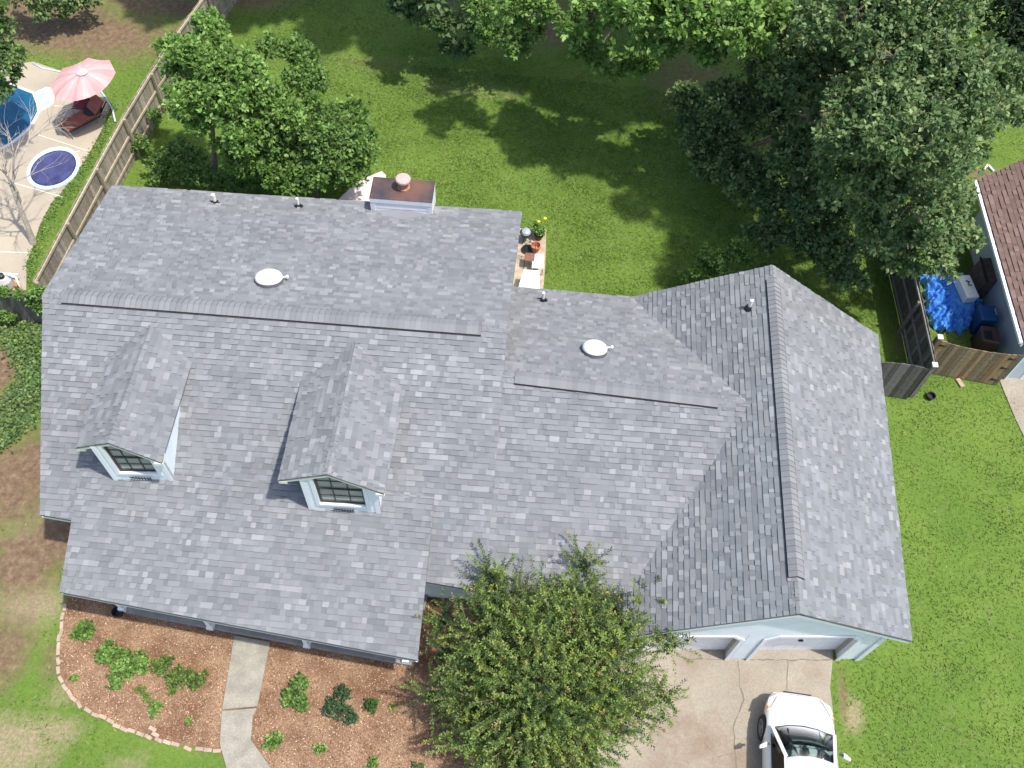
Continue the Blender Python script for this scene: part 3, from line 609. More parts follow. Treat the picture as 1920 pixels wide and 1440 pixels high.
for px, py, pl, w in [(404, 380, PB, .06), (560, 387, PB, .045), (1018, 563, WB, .045), (1404, 578, GW, .05)]:
    p = RP(px, py, pl); n = pl[0]; fm = MB(); V = [p + n * .022 + .14 * A3(math.cos(t_), math.sin(t_), 0) for t_ in np.arange(16) * math.pi / 8]
    V = [v_ - n * ((v_ - p) @ n - .022) for v_ in V]; fm.add(V + [v_ - n * .02 for v_ in V], [tuple(range(16))] + [(j, j + 16, (j + 1) % 16 + 16, (j + 1) % 16) for j in range(16)])
    fm.tube([p + n * .02, p + A3(0, 0, .11)], [.1, w + .012], 12)
    bo = fm.build('pipe_boot', M_BLACK, house); MB().tube([p, p + A3(0, 0, .36)], w, 14).build('vent_pipe', M_PIPE, bo)

# ------------------------------------------------------------------ foliage
def unit(a): return a / (np.linalg.norm(a, axis=-1, keepdims=True) + 1e-9)
def leaves(C, D, Ls, Wd, cols, rnd=0.5):
    """C centres(base) (n,3), D direction (n,3), length, width -> quads (folded diamonds)"""
    n = len(C); D = unit(D); up = unit(rng.normal(0, rnd, (n, 3)) + A3(0, 0, 1) + np.array(SUN) * .0); S = unit(np.cross(D, up)); N = np.cross(S, D)
    L_ = Ls[:, None]; w = Wd[:, None]; tip = C + D * L_ - N * L_ * .12; a_ = C + D * L_ * .45 + S * w / 2 + N * w * .12; b_ = C + D * L_ * .45 - S * w / 2 + N * w * .12
    return np.stack([C, b_, tip, a_], 1).reshape(-1, 3), cols
def rosettes(clumps, dens, ls, pal, per=7, flat=.5, sub=5, jitter=.35):
    """clumps (x,y,z,rx,rz). returns quads, colours"""
    Cs = []; Ds = []; cl = []; Lz = []
    pal = np.array(pal)
    for (x, y, z, r, rz_) in clumps:
        subs = [(x, y, z, r * .8, rz_ * .8, 1.0)]
        for _ in range(sub):
            d = unit(rng.normal(0, 1, 3)); d[2] = abs(d[2]) * .8 - .15; k = rng.uniform(.3, .55); subs.append((x + d[0] * r * .8, y + d[1] * r * .8, z + d[2] * rz_ * .8, r * k, rz_ * k, 1.0))
        for (sx, sy, sz, sr, srz, wgt) in subs:
            n = max(6, int(dens * sr * (sr + srz) * 2)); d = unit(rng.normal(0, 1, (n, 3))); rr = rng.uniform(.25, 1.05, n) ** .6
            p = np.stack([sx + d[:, 0] * rr * sr, sy + d[:, 1] * rr * sr, sz + d[:, 2] * rr * srz], 1) + rng.normal(0, .05, (n, 3)) * sr
            out = unit(d + A3(0, 0, flat)); ci = rng.integers(0, len(pal), n); base = pal[ci] * rng.uniform(.75, 1.25, (n, 1))
            for j in range(per):
                dd = unit(out * .35 + rng.normal(0, .75, (n, 3))); Cs.append(p + dd * ls * .15); Ds.append(dd); cl.append(base * rng.uniform(.85, 1.15, (n, 1))); Lz.append(ls * rng.uniform(.6, 1.2, n))
    C = np.concatenate(Cs); D = np.concatenate(Ds); c = np.concatenate(cl); Lz = np.concatenate(Lz)
    return leaves(C, D, Lz, Lz * .62, c)
def limbs(mb, base, tips, r0, n=7, wig=.12):
    base = A3(*base)
    for tp in tips:
        tp = A3(*tp); L_ = np.linalg.norm(tp - base); pts = [base]
        for i in range(1, n): f = i / (n - 1); q = base + (tp - base) * f; q[2] = base[2] + (tp[2] - base[2]) * f ** .8; pts.append(q + rng.normal(0, wig * .3 * L_ / 6, 3) * (1 if i < n - 1 else 0))
        mb.tube(pts, [r0 * (1 - .88 * i / (n - 1)) for i in range(n)], 7)
def tree(name, base, clumps, label, cat='tree', pal=None, ls=.16, dens=60, trunk_r=.16, fork=None, group=None, bark=None, per=7, sub=5, nl=8):
    base = A3(*base); th = thing(name, base, label, cat, group); mb = MB(); cz = np.array([c[:3] for c in clumps]); top = cz.mean(0)
    fork = base + (top - base) * A3(.25, .25, .45) if fork is None else A3(*fork)
    mb.tube([base - A3(0, 0, .1), base * .55 + fork * .45 + A3(.03, .02, 0), fork], [trunk_r * 1.25, trunk_r, trunk_r * .8], 10)
    order = sorted(clumps, key=lambda c: -c[3])[:nl]; limbs(mb, fork, [(c[0], c[1], c[2] + c[4] * .2) for c in order], trunk_r * .55)
    for c in order:
        cc = A3(*c[:3]); k = 4
        for _ in range(k): d = unit(rng.normal(0, 1, 3)) * A3(c[3], c[3], c[4]) * .8; mb.tube([cc - d * .1, cc + d * .5 + rng.normal(0, .05, 3), cc + d], [trunk_r * .16, trunk_r * .1, .012], 5)
    mb.build('trunk', bark or M_BARK, th)
    V, c = rosettes(clumps, dens, ls, pal, per=per, sub=sub); bigmesh('crown', V, 4, M_LEAF, th, c); return th
def cl(lst, sc_=1.0): return [(*P(px, py, z), r * sc_, r * .8 * sc_) for px, py, z, r in lst]
G_MID = [(.13, .24, .055), (.17, .30, .07), (.10, .19, .04), (.22, .34, .09)]
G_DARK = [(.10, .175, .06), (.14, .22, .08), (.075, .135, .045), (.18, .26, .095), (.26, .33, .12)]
G_BRI = [(.20, .35, .075), (.28, .44, .12), (.15, .27, .055), (.11, .20, .04)]
# backyard tree left of the chimney, growing behind the house
tree('backyard_tree', P(402, 350, 0), cl([(385, 45, 5.6, .5), (350, 100, 5, .6), (320, 90, 4.6, .45), (455, 150, 5, .9), (390, 60, 5.6, .62), (375, 110, 5.2, .85), (430, 120, 5.2, .9), (350, 170, 4.4, .8), (420, 190, 4.6, 1.0), (480, 170, 4.6, .8), (370, 230, 3.6, .5), (455, 255, 3.6, .8), (330, 120, 4.4, .55), (520, 215, 3.8, .9), (400, 215, 3.8, .55), (355, 215, 3.6, .45), (470, 300, 2.4, .7), (430, 275, 2.8, .5)]),
     'bright green leafy tree with a bare lower trunk beside the wooden fence', pal=G_BRI, ls=.17, dens=62, trunk_r=.09, fork=P(398, 235, 2.6))
tree('backyard_tree', P(590, 372, 0), cl([(510, 85, 4.2, .45), (560, 100, 4.0, .6), (500, 240, 3.2, .9), (620, 290, 2.6, 1.0), (670, 300, 2.2, .7), (560, 330, 1.8, .9), (480, 300, 2.4, .8), (545, 95, 4.0, .5), (570, 150, 3.8, .8), (600, 220, 3.4, 1.0), (540, 260, 2.8, .9), (640, 260, 2.8, .9), (660, 215, 2.8, .55), (590, 310, 2.2, 1.0), (650, 320, 2.0, .8), (520, 320, 2.0, .8), (680, 250, 2.4, .45)]),
     'broad low green tree touching the back roof edge left of the chimney', pal=G_MID + [(.12, .22, .045)], ls=.16, dens=62, trunk_r=.09)
def bush(name, pts, label, pal=G_MID, ls=.1, dens=120, cat='shrub', per=6, sub=4, group=None, stems=True):
    cs = cl(pts); b = A3(np.mean([c[0] for c in cs]), np.mean([c[1] for c in cs]), 0); th = thing(name, b, label, cat, group)
    mb = MB()
    for c in cs:
        for _ in range(4): d = rng.normal(0, .5, 3) * c[3]; mb.tube([b + A3(0, 0, .0), A3(c[0] * .7 + b[0] * .3, c[1] * .7 + b[1] * .3, c[2] * .3), A3(c[0] + d[0], c[1] + d[1], c[2])], [.022, .015, .007], 5)
    mb.build('stems', M_BARK, th); V, c = rosettes(cs, dens, ls, pal, per=per, sub=sub); V[:, 2] = np.maximum(V[:, 2], .015); bigmesh('leaves', V, 4, M_LEAF, th, c); return th
bush('shrub', [(320, 300, .8, .6), (350, 320, .8, .6), (300, 330, .6, .4), (370, 300, 1.0, .5), (345, 275, 1.1, .4), (290, 310, .8, .4), (380, 330, .8, .6)], 'dark leafy shrub under the bright tree at the back roof edge', ls=.14, dens=70)
bush('shrub', [(250, 245, .6, .35), (262, 270, .6, .35), (290, 215, .8, .35), (245, 280, .4, .25)], 'leafy shrub climbing the house side of the wooden fence', ls=.13, dens=80)
bush('shrub', [(470, 330, .8, .6), (430, 345, .6, .5)], 'low green shrub between two tree trunks behind the roof', ls=.14, dens=70)
bush('shrub', [(1312, 505, 1.2, .4), (1345, 490, 1.5, .4), (1378, 478, 1.6, .38), (1322, 470, 1.9, .22), (1383, 458, 2.1, .22), (1290, 520, .8, .25), (1350, 515, 1.0, .45), (1400, 485, 1.5, .25)], 'green shrub with upright shoots peeping over the back of the garage roof', pal=G_BRI, ls=.12, dens=110)
# big trees to the right
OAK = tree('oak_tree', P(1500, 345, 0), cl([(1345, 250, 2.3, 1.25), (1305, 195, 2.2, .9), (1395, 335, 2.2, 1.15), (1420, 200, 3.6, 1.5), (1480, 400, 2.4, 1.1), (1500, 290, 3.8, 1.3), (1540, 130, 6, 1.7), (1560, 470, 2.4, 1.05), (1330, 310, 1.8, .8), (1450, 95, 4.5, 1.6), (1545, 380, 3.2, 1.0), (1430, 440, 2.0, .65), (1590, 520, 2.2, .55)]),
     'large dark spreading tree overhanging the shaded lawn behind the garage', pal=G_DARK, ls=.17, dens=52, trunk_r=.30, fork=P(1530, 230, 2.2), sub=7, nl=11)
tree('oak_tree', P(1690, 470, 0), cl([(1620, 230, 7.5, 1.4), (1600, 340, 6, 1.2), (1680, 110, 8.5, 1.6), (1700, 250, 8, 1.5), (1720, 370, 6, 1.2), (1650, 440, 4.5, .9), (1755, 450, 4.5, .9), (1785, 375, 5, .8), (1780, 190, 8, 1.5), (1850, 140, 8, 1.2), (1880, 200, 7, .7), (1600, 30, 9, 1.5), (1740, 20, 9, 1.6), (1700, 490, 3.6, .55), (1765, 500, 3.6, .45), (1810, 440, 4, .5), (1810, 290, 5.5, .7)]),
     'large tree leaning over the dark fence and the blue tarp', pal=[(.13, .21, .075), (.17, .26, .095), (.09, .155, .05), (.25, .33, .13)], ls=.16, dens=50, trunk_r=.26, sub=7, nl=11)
db = MB()
for br_ in ([(1549, 222, 5.0), (1520, 205, 5.3), (1490, 199, 5.4), (1465, 203, 5.4), (1444, 212, 5.4)], [(1525, 207, 5.2), (1505, 215, 5.3), (1485, 212, 5.4)], [(1548, 175, 6.2), (1536, 205, 5.4), (1528, 225, 5.0)]):
    db.tube([P(*q_) for q_ in br_], [.05 * (1 - .8 * i_ / (len(br_) - 1)) for i_ in range(len(br_))], 6)
db.build('dead_branch', M_PALEBARK, OAK)
tree('maple_tree', P(1260, -120, 0), cl([(1110, 30, 5.5, 1.0), (1190, 5, 7, 1.3), (1290, 20, 7, 1.2), (1390, 45, 7, 1.0), (1240, 75, 5.5, .8), (1330, 90, 5.5, .7), (1120, 100, 4, .8), (1150, 128, 3.2, .55), (1085, 80, 4, .6), (1200, 120, 3.6, .6), (1450, 20, 7, 1.0)]),
     'bright green tree at the top edge behind the shaded lawn', pal=G_BRI, ls=.22, dens=34, trunk_r=.2)
tree('maple_tree', P(980, -110, 0), cl([(950, -10, 6, .9), (1010, 15, 5.5, .7), (960, 25, 4.5, .7), (930, 60, 2.6, .7), (975, 85, 2.0, .6), (1000, 60, 2.6, .55), (900, 20, 4, .6)]),
     'small bright tree at the top edge left of the gap in the trees', pal=G_BRI + G_MID, ls=.16, dens=60, trunk_r=.12)
tree('laurel_tree', P(840, -60, 0), cl([(780, 20, 2.6, .6), (830, 40, 2.4, .55), (870, 90, 1.6, .4), (800, -20, 4, .8), (875, 40, 2.4, .5), (845, 88, 1.4, .3), (745, 10, 2.4, .3)]),
     'dark long leaved tree drooping into the lawn at the top edge', pal=G_DARK + [(.12, .2, .06)], ls=.26, dens=26, trunk_r=.1)
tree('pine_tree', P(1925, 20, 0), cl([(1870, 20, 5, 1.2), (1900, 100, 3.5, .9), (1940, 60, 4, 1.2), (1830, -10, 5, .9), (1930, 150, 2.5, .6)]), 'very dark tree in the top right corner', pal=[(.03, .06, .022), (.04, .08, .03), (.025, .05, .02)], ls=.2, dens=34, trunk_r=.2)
tree('magnolia_tree', P(-75, 260, 0), cl([(0, 60, 4.5, .5), (10, 115, 4.0, .55), (25, 105, 3.8, .4), (5, 170, 3.2, .5), (-40, 90, 4.2, .9), (-30, 20, 5.0, .8), (30, 140, 3.5, .2)]), 'dark leaved tree at the left edge above the pool', pal=G_MID + G_DARK, ls=.15, dens=70, trunk_r=.12)
tree('shrub', P(110, -60, 0), cl([(80, 5, 1.4, .7), (160, -8, 1.4, .7), (340, -30, 1.5, .6), (30, -20, 2, .8), (120, 15, .8, .4)]), 'dark shrub at the top left beyond the pool', cat='shrub', pal=G_DARK, ls=.18, dens=50, trunk_r=.05)
# tall trees beyond the top edge that shade the lawn and the pool yard
def tall(base, cs, label, ls=.45, dens=9):
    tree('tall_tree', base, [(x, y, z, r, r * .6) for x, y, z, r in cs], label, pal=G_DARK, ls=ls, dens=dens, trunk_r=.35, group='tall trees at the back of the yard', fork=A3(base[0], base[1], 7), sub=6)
tall((-12, 24, 0), [(-12, 19.5, 11, 2.8), (-15, 21, 12, 2.8), (-9, 20, 12, 2.8), (-18, 21, 10, 2.8), (-22, 20, 11, 3), (-12, 17.4, 10, 1.6), (-6, 19, 11, 2.4), (-8, 17.8, 10, 2), (-4.2, 17.2, 10, 2.0), (-16, 19, 10, 2)], 'tall tree beyond the end of the wooden fence', dens=22)
tall((2, 24, 0), [(.8, 16.6, 11, 2.2), (4.5, 15.6, 10.5, 2.4), (-2, 17.6, 11, 2.5), (6, 18.5, 12, 3), (1, 20, 13, 3), (-5, 19.5, 11.5, 2.3), (8, 15.0, 11, 2.4), (4.6, 18, 11, 2.5), (1.5, 18.5, 11, 2.5), (11.6, 13, 11, 2.2), (5.4, 14.2, 10, 1.6)], 'tall tree behind the middle of the shaded lawn', dens=26)
tall((13, 25, 0), [(11.5, 16, 12, 3), (14, 20, 13, 3.4), (10, 19, 12, 3), (18, 21, 13, 3), (14, 15, 12, 2.2)], 'tall tree behind the large dark oak', dens=20)

# crepe myrtle in front: upright leafy shoots
def cl2(lst): return [(*P(px, py, z), r * (.9 if r > .5 else 1.0), r * .75) for px, py, z, r in lst]
def shoots(clumps, n, pal, tips, l0=.35, l1=.75, lf=.065):
    Cs = []; Ds = []; cc = []; pal = np.array(pal); tips = np.array(tips); tw = []
    tot = sum(c[3] ** 2 for c in clumps)
    for (x, y, z, r, rz_) in clumps:
        k = int(n * r * r / tot)
        for _ in range(k):
            d = unit(rng.normal(0, 1, 3)); d[2] = d[2] * .9 + .25; d = unit(d); rr = rng.uniform(.45, 1.0) ** .5; s = A3(x, y, z) + d * A3(r, r, rz_) * rr
            dr = unit(d * 1.0 + A3(0, 0, .45) + rng.normal(0, .35, 3)); L_ = rng.uniform(l0, l1) * (1.0 if rr > .8 else .7); m_ = int(L_ / .018)
            col = pal[rng.integers(len(pal))] * rng.uniform(.8, 1.2); yel = rng.random() < .26; tcol = tips[rng.integers(len(tips))]
            bend = rng.normal(0, .15, 3); f = np.linspace(0, 1, m_)[:, None]; pts = s + dr * L_ * f + bend * L_ * f ** 2
            a_ = rng.uniform(0, 6.28) + np.arange(m_) * 2.4; e1 = unit(np.cross(dr, A3(.3, .2, 1))); e2 = np.cross(dr, e1)
            side = np.cos(a_)[:, None] * e1 + np.sin(a_)[:, None] * e2; Cs.append(pts); Ds.append(unit(side + dr * .75))
            cm = np.repeat(col[None], m_, 0)
            if yel: w = np.clip((f - .45) * 2, 0, 1); cm = cm * (1 - w) + tcol * w
            cc.append(cm * rng.uniform(.85, 1.15, (m_, 1))); tw.append((s - dr * .1, s + dr * L_ * .9 + bend * L_ * .8))
    C = np.concatenate(Cs); D = np.concatenate(Ds); c = np.concatenate(cc); Lz = lf * rng.uniform(.7, 1.25, len(C)); V, c = leaves(C, D, Lz, Lz * .5, c, 1.0); return V, c, tw
tb_ = P(985, 1335, 0); th = thing('crepe_myrtle_tree', tb_, 'bushy green tree with yellow tipped upright shoots in front of the house by the driveway', 'tree')
ccl = cl2([(1010, 1290, 2.6, 1.5), (930, 1200, 2.5, .9), (900, 1300, 2.0, .9), (1090, 1180, 2.7, .9), (1130, 1270, 2.4, 1.0), (960, 1390, 1.8, 1.0), (1090, 1370, 2.0, .95), (945, 1125, 2.6, .5), (1085, 1115, 2.8, .45), (1010, 1180, 3.0, .9), (1170, 1190, 2.6, .45), (1160, 1330, 2.0, .6), (880, 1370, 1.4, .6), (1010, 1460, 1.4, .9), (1100, 1060, 2.9, .25), (925, 1080, 2.6, .28), (1215, 1125, 2.4, .22), (1250, 1200, 2.3, .3), (1240, 1310, 2.0, .3), (830, 1160, 2.0, .25), (810, 1300, 1.6, .25), (830, 1220, 1.8, .2)])
V, c, tw = shoots(ccl, 3000, [(.15, .22, .055), (.20, .29, .07), (.085, .14, .045), (.28, .37, .09)], [(.36, .40, .07), (.30, .40, .08), (.38, .30, .12), (.26, .38, .07), (.3, .4, .1)], .32, .85, .075)
V2, c2 = rosettes([(q[0], q[1], q[2] - .1, q[3] * .75, q[4] * .75) for q in ccl], 42, .085, [(.05, .10, .03), (.08, .15, .045), (.04, .075, .025)], per=7, sub=4)  # inner fill leaves coloured darker to paint the shaded gaps within the crown
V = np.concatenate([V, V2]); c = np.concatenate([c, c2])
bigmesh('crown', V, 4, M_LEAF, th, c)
mb = MB(); limbs(mb, tb_, [(q[0], q[1], q[2]) for q in ccl], .05, wig=.2)
for p, q in tw[::3]: mb.tube([p, q], [.006, .003], 4, cap=False)
mb.build('trunk', mat('smooth_bark', (.30, .24, .18), rough=.8), th)
# planting in the mulch beds
PG = 'small plants in the front mulch beds'
def plant(px, py, r, label, pal=G_BRI, ls=.09, n=1): 
    return bush('garden_plant', [(px, py, r * .45, r)] if not isinstance(px, list) else [(a_, b_, r * .4, r) for a_, b_ in zip(px, py)], label, pal=pal, ls=ls, dens=260, cat='plant', per=6, sub=3)
plant(161, 1180, .30, 'round bright shrub at the left end of the porch bed', ls=.10)
plant([205, 235, 225, 255], [1225, 1240, 1265, 1240], .34, 'largest spreading green plant in the left mulch bed', ls=.09)
plant([300, 340, 370, 330], [1250, 1262, 1275, 1280], .27, 'low trailing green plant beside the largest plant', pal=[(.14, .24, .05), (.19, .28, .06), (.10, .16, .04)], ls=.08)
plant([265, 275], [1295, 1310], .14, 'thin yellowish trailing stem joining a small round plant', pal=[(.2, .28, .07), (.15, .24, .05)], ls=.06)
plant(290, 1330, .17, 'small round bright plant low in the left bed')
plant(352, 1352, .09, 'tiny green seedling left of the walkway', ls=.05)
plant(140, 1272, .12, 'small sprout near the left brick edging', ls=.06)
plant([560, 545, 562], [1282, 1305, 1318], .24, 'green plant in the mulch just right of the walkway', pal=G_MID)
plant([640, 650, 628], [1305, 1340, 1330], .28, 'dark green plant with upright leaves right of the walkway', pal=[(.06, .12, .05), (.09, .16, .06), (.05, .1, .05)], ls=.07)
plant(695, 1325, .2, 'green plant touching the dark upright plant on its right', pal=[(.07, .14, .04), (.1, .19, .04)])
plant(512, 1392, .21, 'round green plant beside the walkway bend')
plant(600, 1408, .14, 'small round plant low in the right bed', ls=.07)
plant(700, 1430, .15, 'green plant cut by the bottom edge of the picture', ls=.07)
plant(785, 1438, .12, 'dull green sprout at the bottom edge near the bushy tree', pal=G_DARK, ls=.07)
plant(737, 1325, .07, 'tiny pale weed between the dark plant and the bushy tree', pal=[(.3, .36, .1)], ls=.07)
# ivy ground cover on the left (nobody could count it)
def cover(poly, n, ls, pal, hmax=.25):
    V = PP(poly); X0, X1 = min(v[0] for v in V), max(v[0] for v in V); Y0, Y1 = min(v[1] for v in V), max(v[1] for v in V); x = rng.uniform(X0, X1, n * 3); y = rng.uniform(Y0, Y1, n * 3)
    k = seg_sd(x, y, V) < rng.normal(0, .12, n * 3); x, y = x[k][:n], y[k][:n]; m_ = len(x); hz = (np.sin(x * 3.1) * np.cos(y * 2.7) * .5 + .5) * hmax; C = np.stack([x, y, .02 + hz * rng.uniform(.3, 1, m_)], 1)
    D = rng.normal(0, 1, (m_, 3)); D[:, 2] = np.abs(D[:, 2]) * .35 + .1; pal = np.array(pal); c = pal[rng.integers(0, len(pal), m_)] * rng.uniform(.7, 1.3, (m_, 1)); Lz = ls * rng.uniform(.6, 1.3, m_); return leaves(C, D, Lz, Lz * .8, c)
V, c = cover([(-60, 600), (90, 590), (90, 760), (50, 810), (0, 850), (-40, 850), (0, 770), (35, 700), (10, 640), (-60, 630)], 4300, .095, G_DARK + G_DARK + G_MID)
tag(bigmesh('ivy', V, 4, M_LEAF, None, c), 'ivy ground cover growing between the small fence and the house gable', 'ground cover', kind='stuff')
V, c = cover([(216, 195), (208, 245), (175, 300), (135, 360), (110, 385), (84, 440), (70, 480), (58, 540), (50, 500), (60, 465), (98, 380), (165, 295), (196, 240), (205, 205)], 1100, .07, G_MID + [(.12, .2, .035)], .04)
tag(bigmesh('weeds', V, 4, M_LEAF, None, c), 'strip of weeds between the pool patio and the wooden fence', 'weeds', kind='stuff')

# ------------------------------------------------------------------ grass blades and mulch chips
HPOLY = [MFL, PEL, PER, MFM + A3(0, 0, 0), VF, GA, GRF, GRB, GB, LB, WBL, MBR, MBL]
def occupied(x, y):
    o = np.zeros(x.shape, bool)
    for pl_ in (DRIVE, WALK, PATIO, BPAT): o |= seg_sd(x, y, pl_) < 0.02
    return o | (seg_sd(x, y, [(p[0], p[1]) for p in (MFL + A3(.4, .4, 0), VF, LF, GRF + A3(-.5, .3, 0), GRB + A3(-.5, -.3, 0), LB, WBL, MBR + A3(-.3, -.4, 0), MBL + A3(.4, -.4, 0))]) < 0)
def scatter(n, reg):
    x = rng.uniform(reg[0], reg[1], n); y = rng.uniform(reg[2], reg[3], n); return x, y
x, y = [], []
for n, reg in ((150000, (-9.5, 12, 3, 16)), (70000, (-24, -8, -12, 20)), (60000, (9, 21, -10, 9)), (45000, (-12, 22, 14, 22))):
    a_, b_ = scatter(n, reg); x.append(a_); y.append(b_)
x = np.concatenate(x); y = np.concatenate(y); dd, mm, dr = masks(x, y); lump = .5 + .5 * np.sin(x * 1.7 + 2 * np.sin(y * 1.3)) * np.cos(y * 2.1 + x * .4)
keep = ~occupied(x, y) & (mm < .3) & (dd + rng.uniform(-.25, .25, len(x)) < .45) & (dr + rng.uniform(-.3, .3, len(x)) < .5) & (rng.uniform(0, 1, len(x)) < .45 + .55 * lump)
x, y, lump = x[keep], y[keep], lump[keep]; n = len(x); hgt = rng.uniform(.02, .055, n) * (.7 + .5 * lump); ang = rng.uniform(0, 6.28, n); w = rng.uniform(.012, .03, n)
lean = rng.normal(0, .05, (n, 2)); B0 = np.stack([x, y, x * 0 + .001], 1); S = np.stack([np.cos(ang), np.sin(ang), x * 0], 1) * w[:, None]; T = B0 + np.stack([lean[:, 0], lean[:, 1], hgt], 1)
V = np.stack([B0 - S, B0 + S, T], 1).reshape(-1, 3); gp = np.array([(.135, .215, .038), (.18, .265, .05), (.10, .175, .03), (.26, .32, .10)]); cg = gp[rng.choice(4, n, p=[.4, .25, .27, .08])] * rng.uniform(.8, 1.2, (n, 1))
tag(bigmesh('grass', V, 3, mat('grass_blade', (.1, .2, .03), rough=.7, attr=True, trans=.3, spec=.2), None, cg), 'short mown grass of the lawns around the house', 'grass', kind='stuff')
x, y = scatter(110000, (-11.5, 5, -13, -5)); ins = (np.minimum(seg_sd(x, y, MULCH1), seg_sd(x, y, MULCH2)) < -.04) & ~occupied(x, y); x, y = x[ins], y[ins]; n = len(x)
C = np.stack([x, y, rng.uniform(.004, .03, n)], 1); D = rng.normal(0, 1, (n, 3)); D[:, 2] *= .25; mp = np.array([(.46, .31, .195), (.31, .185, .115), (.19, .10, .062), (.64, .50, .36), (.12, .065, .042)])
Lz = rng.uniform(.02, .06, n); V, c = leaves(C, D, Lz, Lz * .4, mp[rng.choice(5, n, p=[.27, .3, .25, .08, .1])] * rng.uniform(.8, 1.2, (n, 1)), .3)
V[:, 2] = np.maximum(V[:, 2], .002); tag(bigmesh('wood_mulch', V, 4, mat('mulch_chip', (.3, .15, .08), rough=.95, attr=True, spec=.1), None, c), 'reddish wood chip mulch in the front beds', 'mulch', kind='stuff')
# brick edging
edge = PP([(122, 1132), (121, 1150), (118, 1165), (114, 1190), (110, 1215), (109, 1232), (112, 1250), (113, 1268), (133, 1308), (160, 1330), (200, 1350), (240, 1370), (290, 1386), (345, 1400), (412, 1409)])
M_BRK = mat('salmon_brick', (.42, .31, .23), rough=.9, noise=.2, nscale=6)
acc = 0; bk = None; pos = []
for a_, b_ in zip(edge[:-1], edge[1:]):
    d = b_ - a_; L_ = np.linalg.norm(d); d /= L_; s = .0
    while s < L_ - .1:
        pos.append((a_ + d * (s + .1), math.atan2(d[1], d[0]))); s += random.choice([.215, .22, .24, .30])
for p, an in pos:
    if bk is None:
        bk = mesh('edging_brick', [(i, j, k) for k in (0, .06) for i, j in ((-.1, -.045), (.1, -.045), (.1, .045), (-.1, .045))], [(3, 2, 1, 0), (4, 5, 6, 7), (0, 1, 5, 4), (1, 2, 6, 5), (2, 3, 7, 6), (3, 0, 4, 7)], M_BRK, None, bevel=.008, org=A3(0, 0, 0)); o = bk
    else: o = bk.copy(); COL.objects.link(o)
    o.location = (p[0] + random.gauss(0, .012), p[1] + random.gauss(0, .012), .0); o.rotation_euler = (random.gauss(0, .04), random.gauss(0, .04), an + random.gauss(0, .1))
    tag(o, 'salmon brick in the curved edging row of the left mulch bed', 'brick', 'bricks edging the mulch bed')
for i, (px, py) in enumerate([(287, 1367), (292, 1378)]):
    p = P(px, py); o = bk.copy(); COL.objects.link(o); o.location = (p[0], p[1], .0); o.rotation_euler = (0, 0, -.3); tag(o, 'loose brick lying inside the mulch just off the edging row', 'brick', 'loose bricks in the mulch')
p = P(1799, 719); o = bk.copy(); COL.objects.link(o); o.location = tuple(p); o.scale = (1.6, 1.6, 1.2); tag(o, 'single pale brick lying in the grass below the brown gate', 'brick')
# pots on the porch side
M_POTB = mat('black_pot', (.02, .02, .022), rough=.4)
def pot(px, py, r, h, m, label, z=.0, name='plant_pot'):
    p = P(px, py, z); th = thing(name, p, label, 'pot'); b = MB(); b.lathe(p, [(r * .7, 0), (r * .95, h * .8), (r * 1.08, h * .8), (r * 1.08, h), (r * .92, h), (r * .75, h * .3), (.001, h * .3)], 24, cap=False); b.build('body', m, th, smooth=False)
    s = MB(); s.lathe(p, [(r * .86, h * .72), (.001, h * .74)], 20, cap=False); return th, p, s
pot(224, 1151, .14, .2, M_POTB, 'small black pot at the foot of the leftmost porch post'); pot(1743, 746, .13, .16, M_POTB, 'small black pot lying in the grass near the dark fence panel')
pot(1004, 470, .16, .3, M_TERRA, 'empty terracotta pot on the back patio', .08)
th, p, s = pot(1010, 447, .15, .22, mat('brown_pot', (.12, .05, .035), rough=.6), 'dark pot with yellow flowers on the back patio', .08); th['category'] = 'flower pot'
V, c = rosettes([(p[0], p[1] + .05, .5, .22, .2)], 900, .09, G_BRI, per=6, sub=3); bigmesh('leaves', V, 4, M_LEAF, th, c)
for fx, fy in ((1010, 415.5), (1022, 409.5)):
    q = P(fx, fy, .85); f = MB(); f.lathe(q, [(.001, -.03), (.05, -.01), (.055, .015), (.03, .035), (.001, .04)], 12, cap=False); f.tube([A3(p[0], p[1] + .1, .45), q - A3(0, 0, .03)], .006, 5); f.build('flower', mat('yellow_petals', (.85, .75, .03), rough=.6), th)
p = P(985, 452, .08); th = thing('kettle_grill', p, 'small black kettle grill with a pale lid at the corner of the back patio', 'grill'); MB().lathe(p + A3(0, 0, .25), [(.05, 0), (.16, .06), (.2, .16), (.21, .2)], 24).build('bowl', M_POTB, th)
MB().lathe(p + A3(0, 0, .46), [(.17, 0), (.14, .07), (.05, .11), (.001, .115)], 20, cap=False).build('lid', mat('pale_lid', (.35, .4, .45), rough=.3), th)
for a_ in (0, 2.1, 4.2): MB().tube([p + A3(.05 * math.cos(a_), .05 * math.sin(a_), .28), p + A3(.2 * math.cos(a_), .2 * math.sin(a_), 0)], .01, 6).build('leg', M_POTB, th)
p = P(989, 470, .08); o = MB().lathe(p, [(.14, 0), (.19, .05), (.2, .1), (.17, .1), (.13, .03), (.001, .03)], 24, cap=False).build('saucer', M_POTB); tag(o, 'round black dish on the back patio left of the terracotta pot', 'dish')
def table(corn, z, name, label, m):
    c = [P(*q, z) for q in corn]; ctr = sum(c) / 4; th = thing(name, A3(ctr[0], ctr[1], .08), label, 'table'); MB().slab(c, z - .04, z).build('tabletop', m, th, bevel=.01)
    for q in c: r = q + (ctr - q) * .15; MB().tube([A3(r[0], r[1], .08), A3(r[0], r[1], z - .04)], .018, 6).build('leg', M_METAL, th)
table([(999, 476), (1019, 476), (1019, 503), (997, 502)], .5, 'side_table', 'white square side table on the back patio below the terracotta pot', M_WHITE)
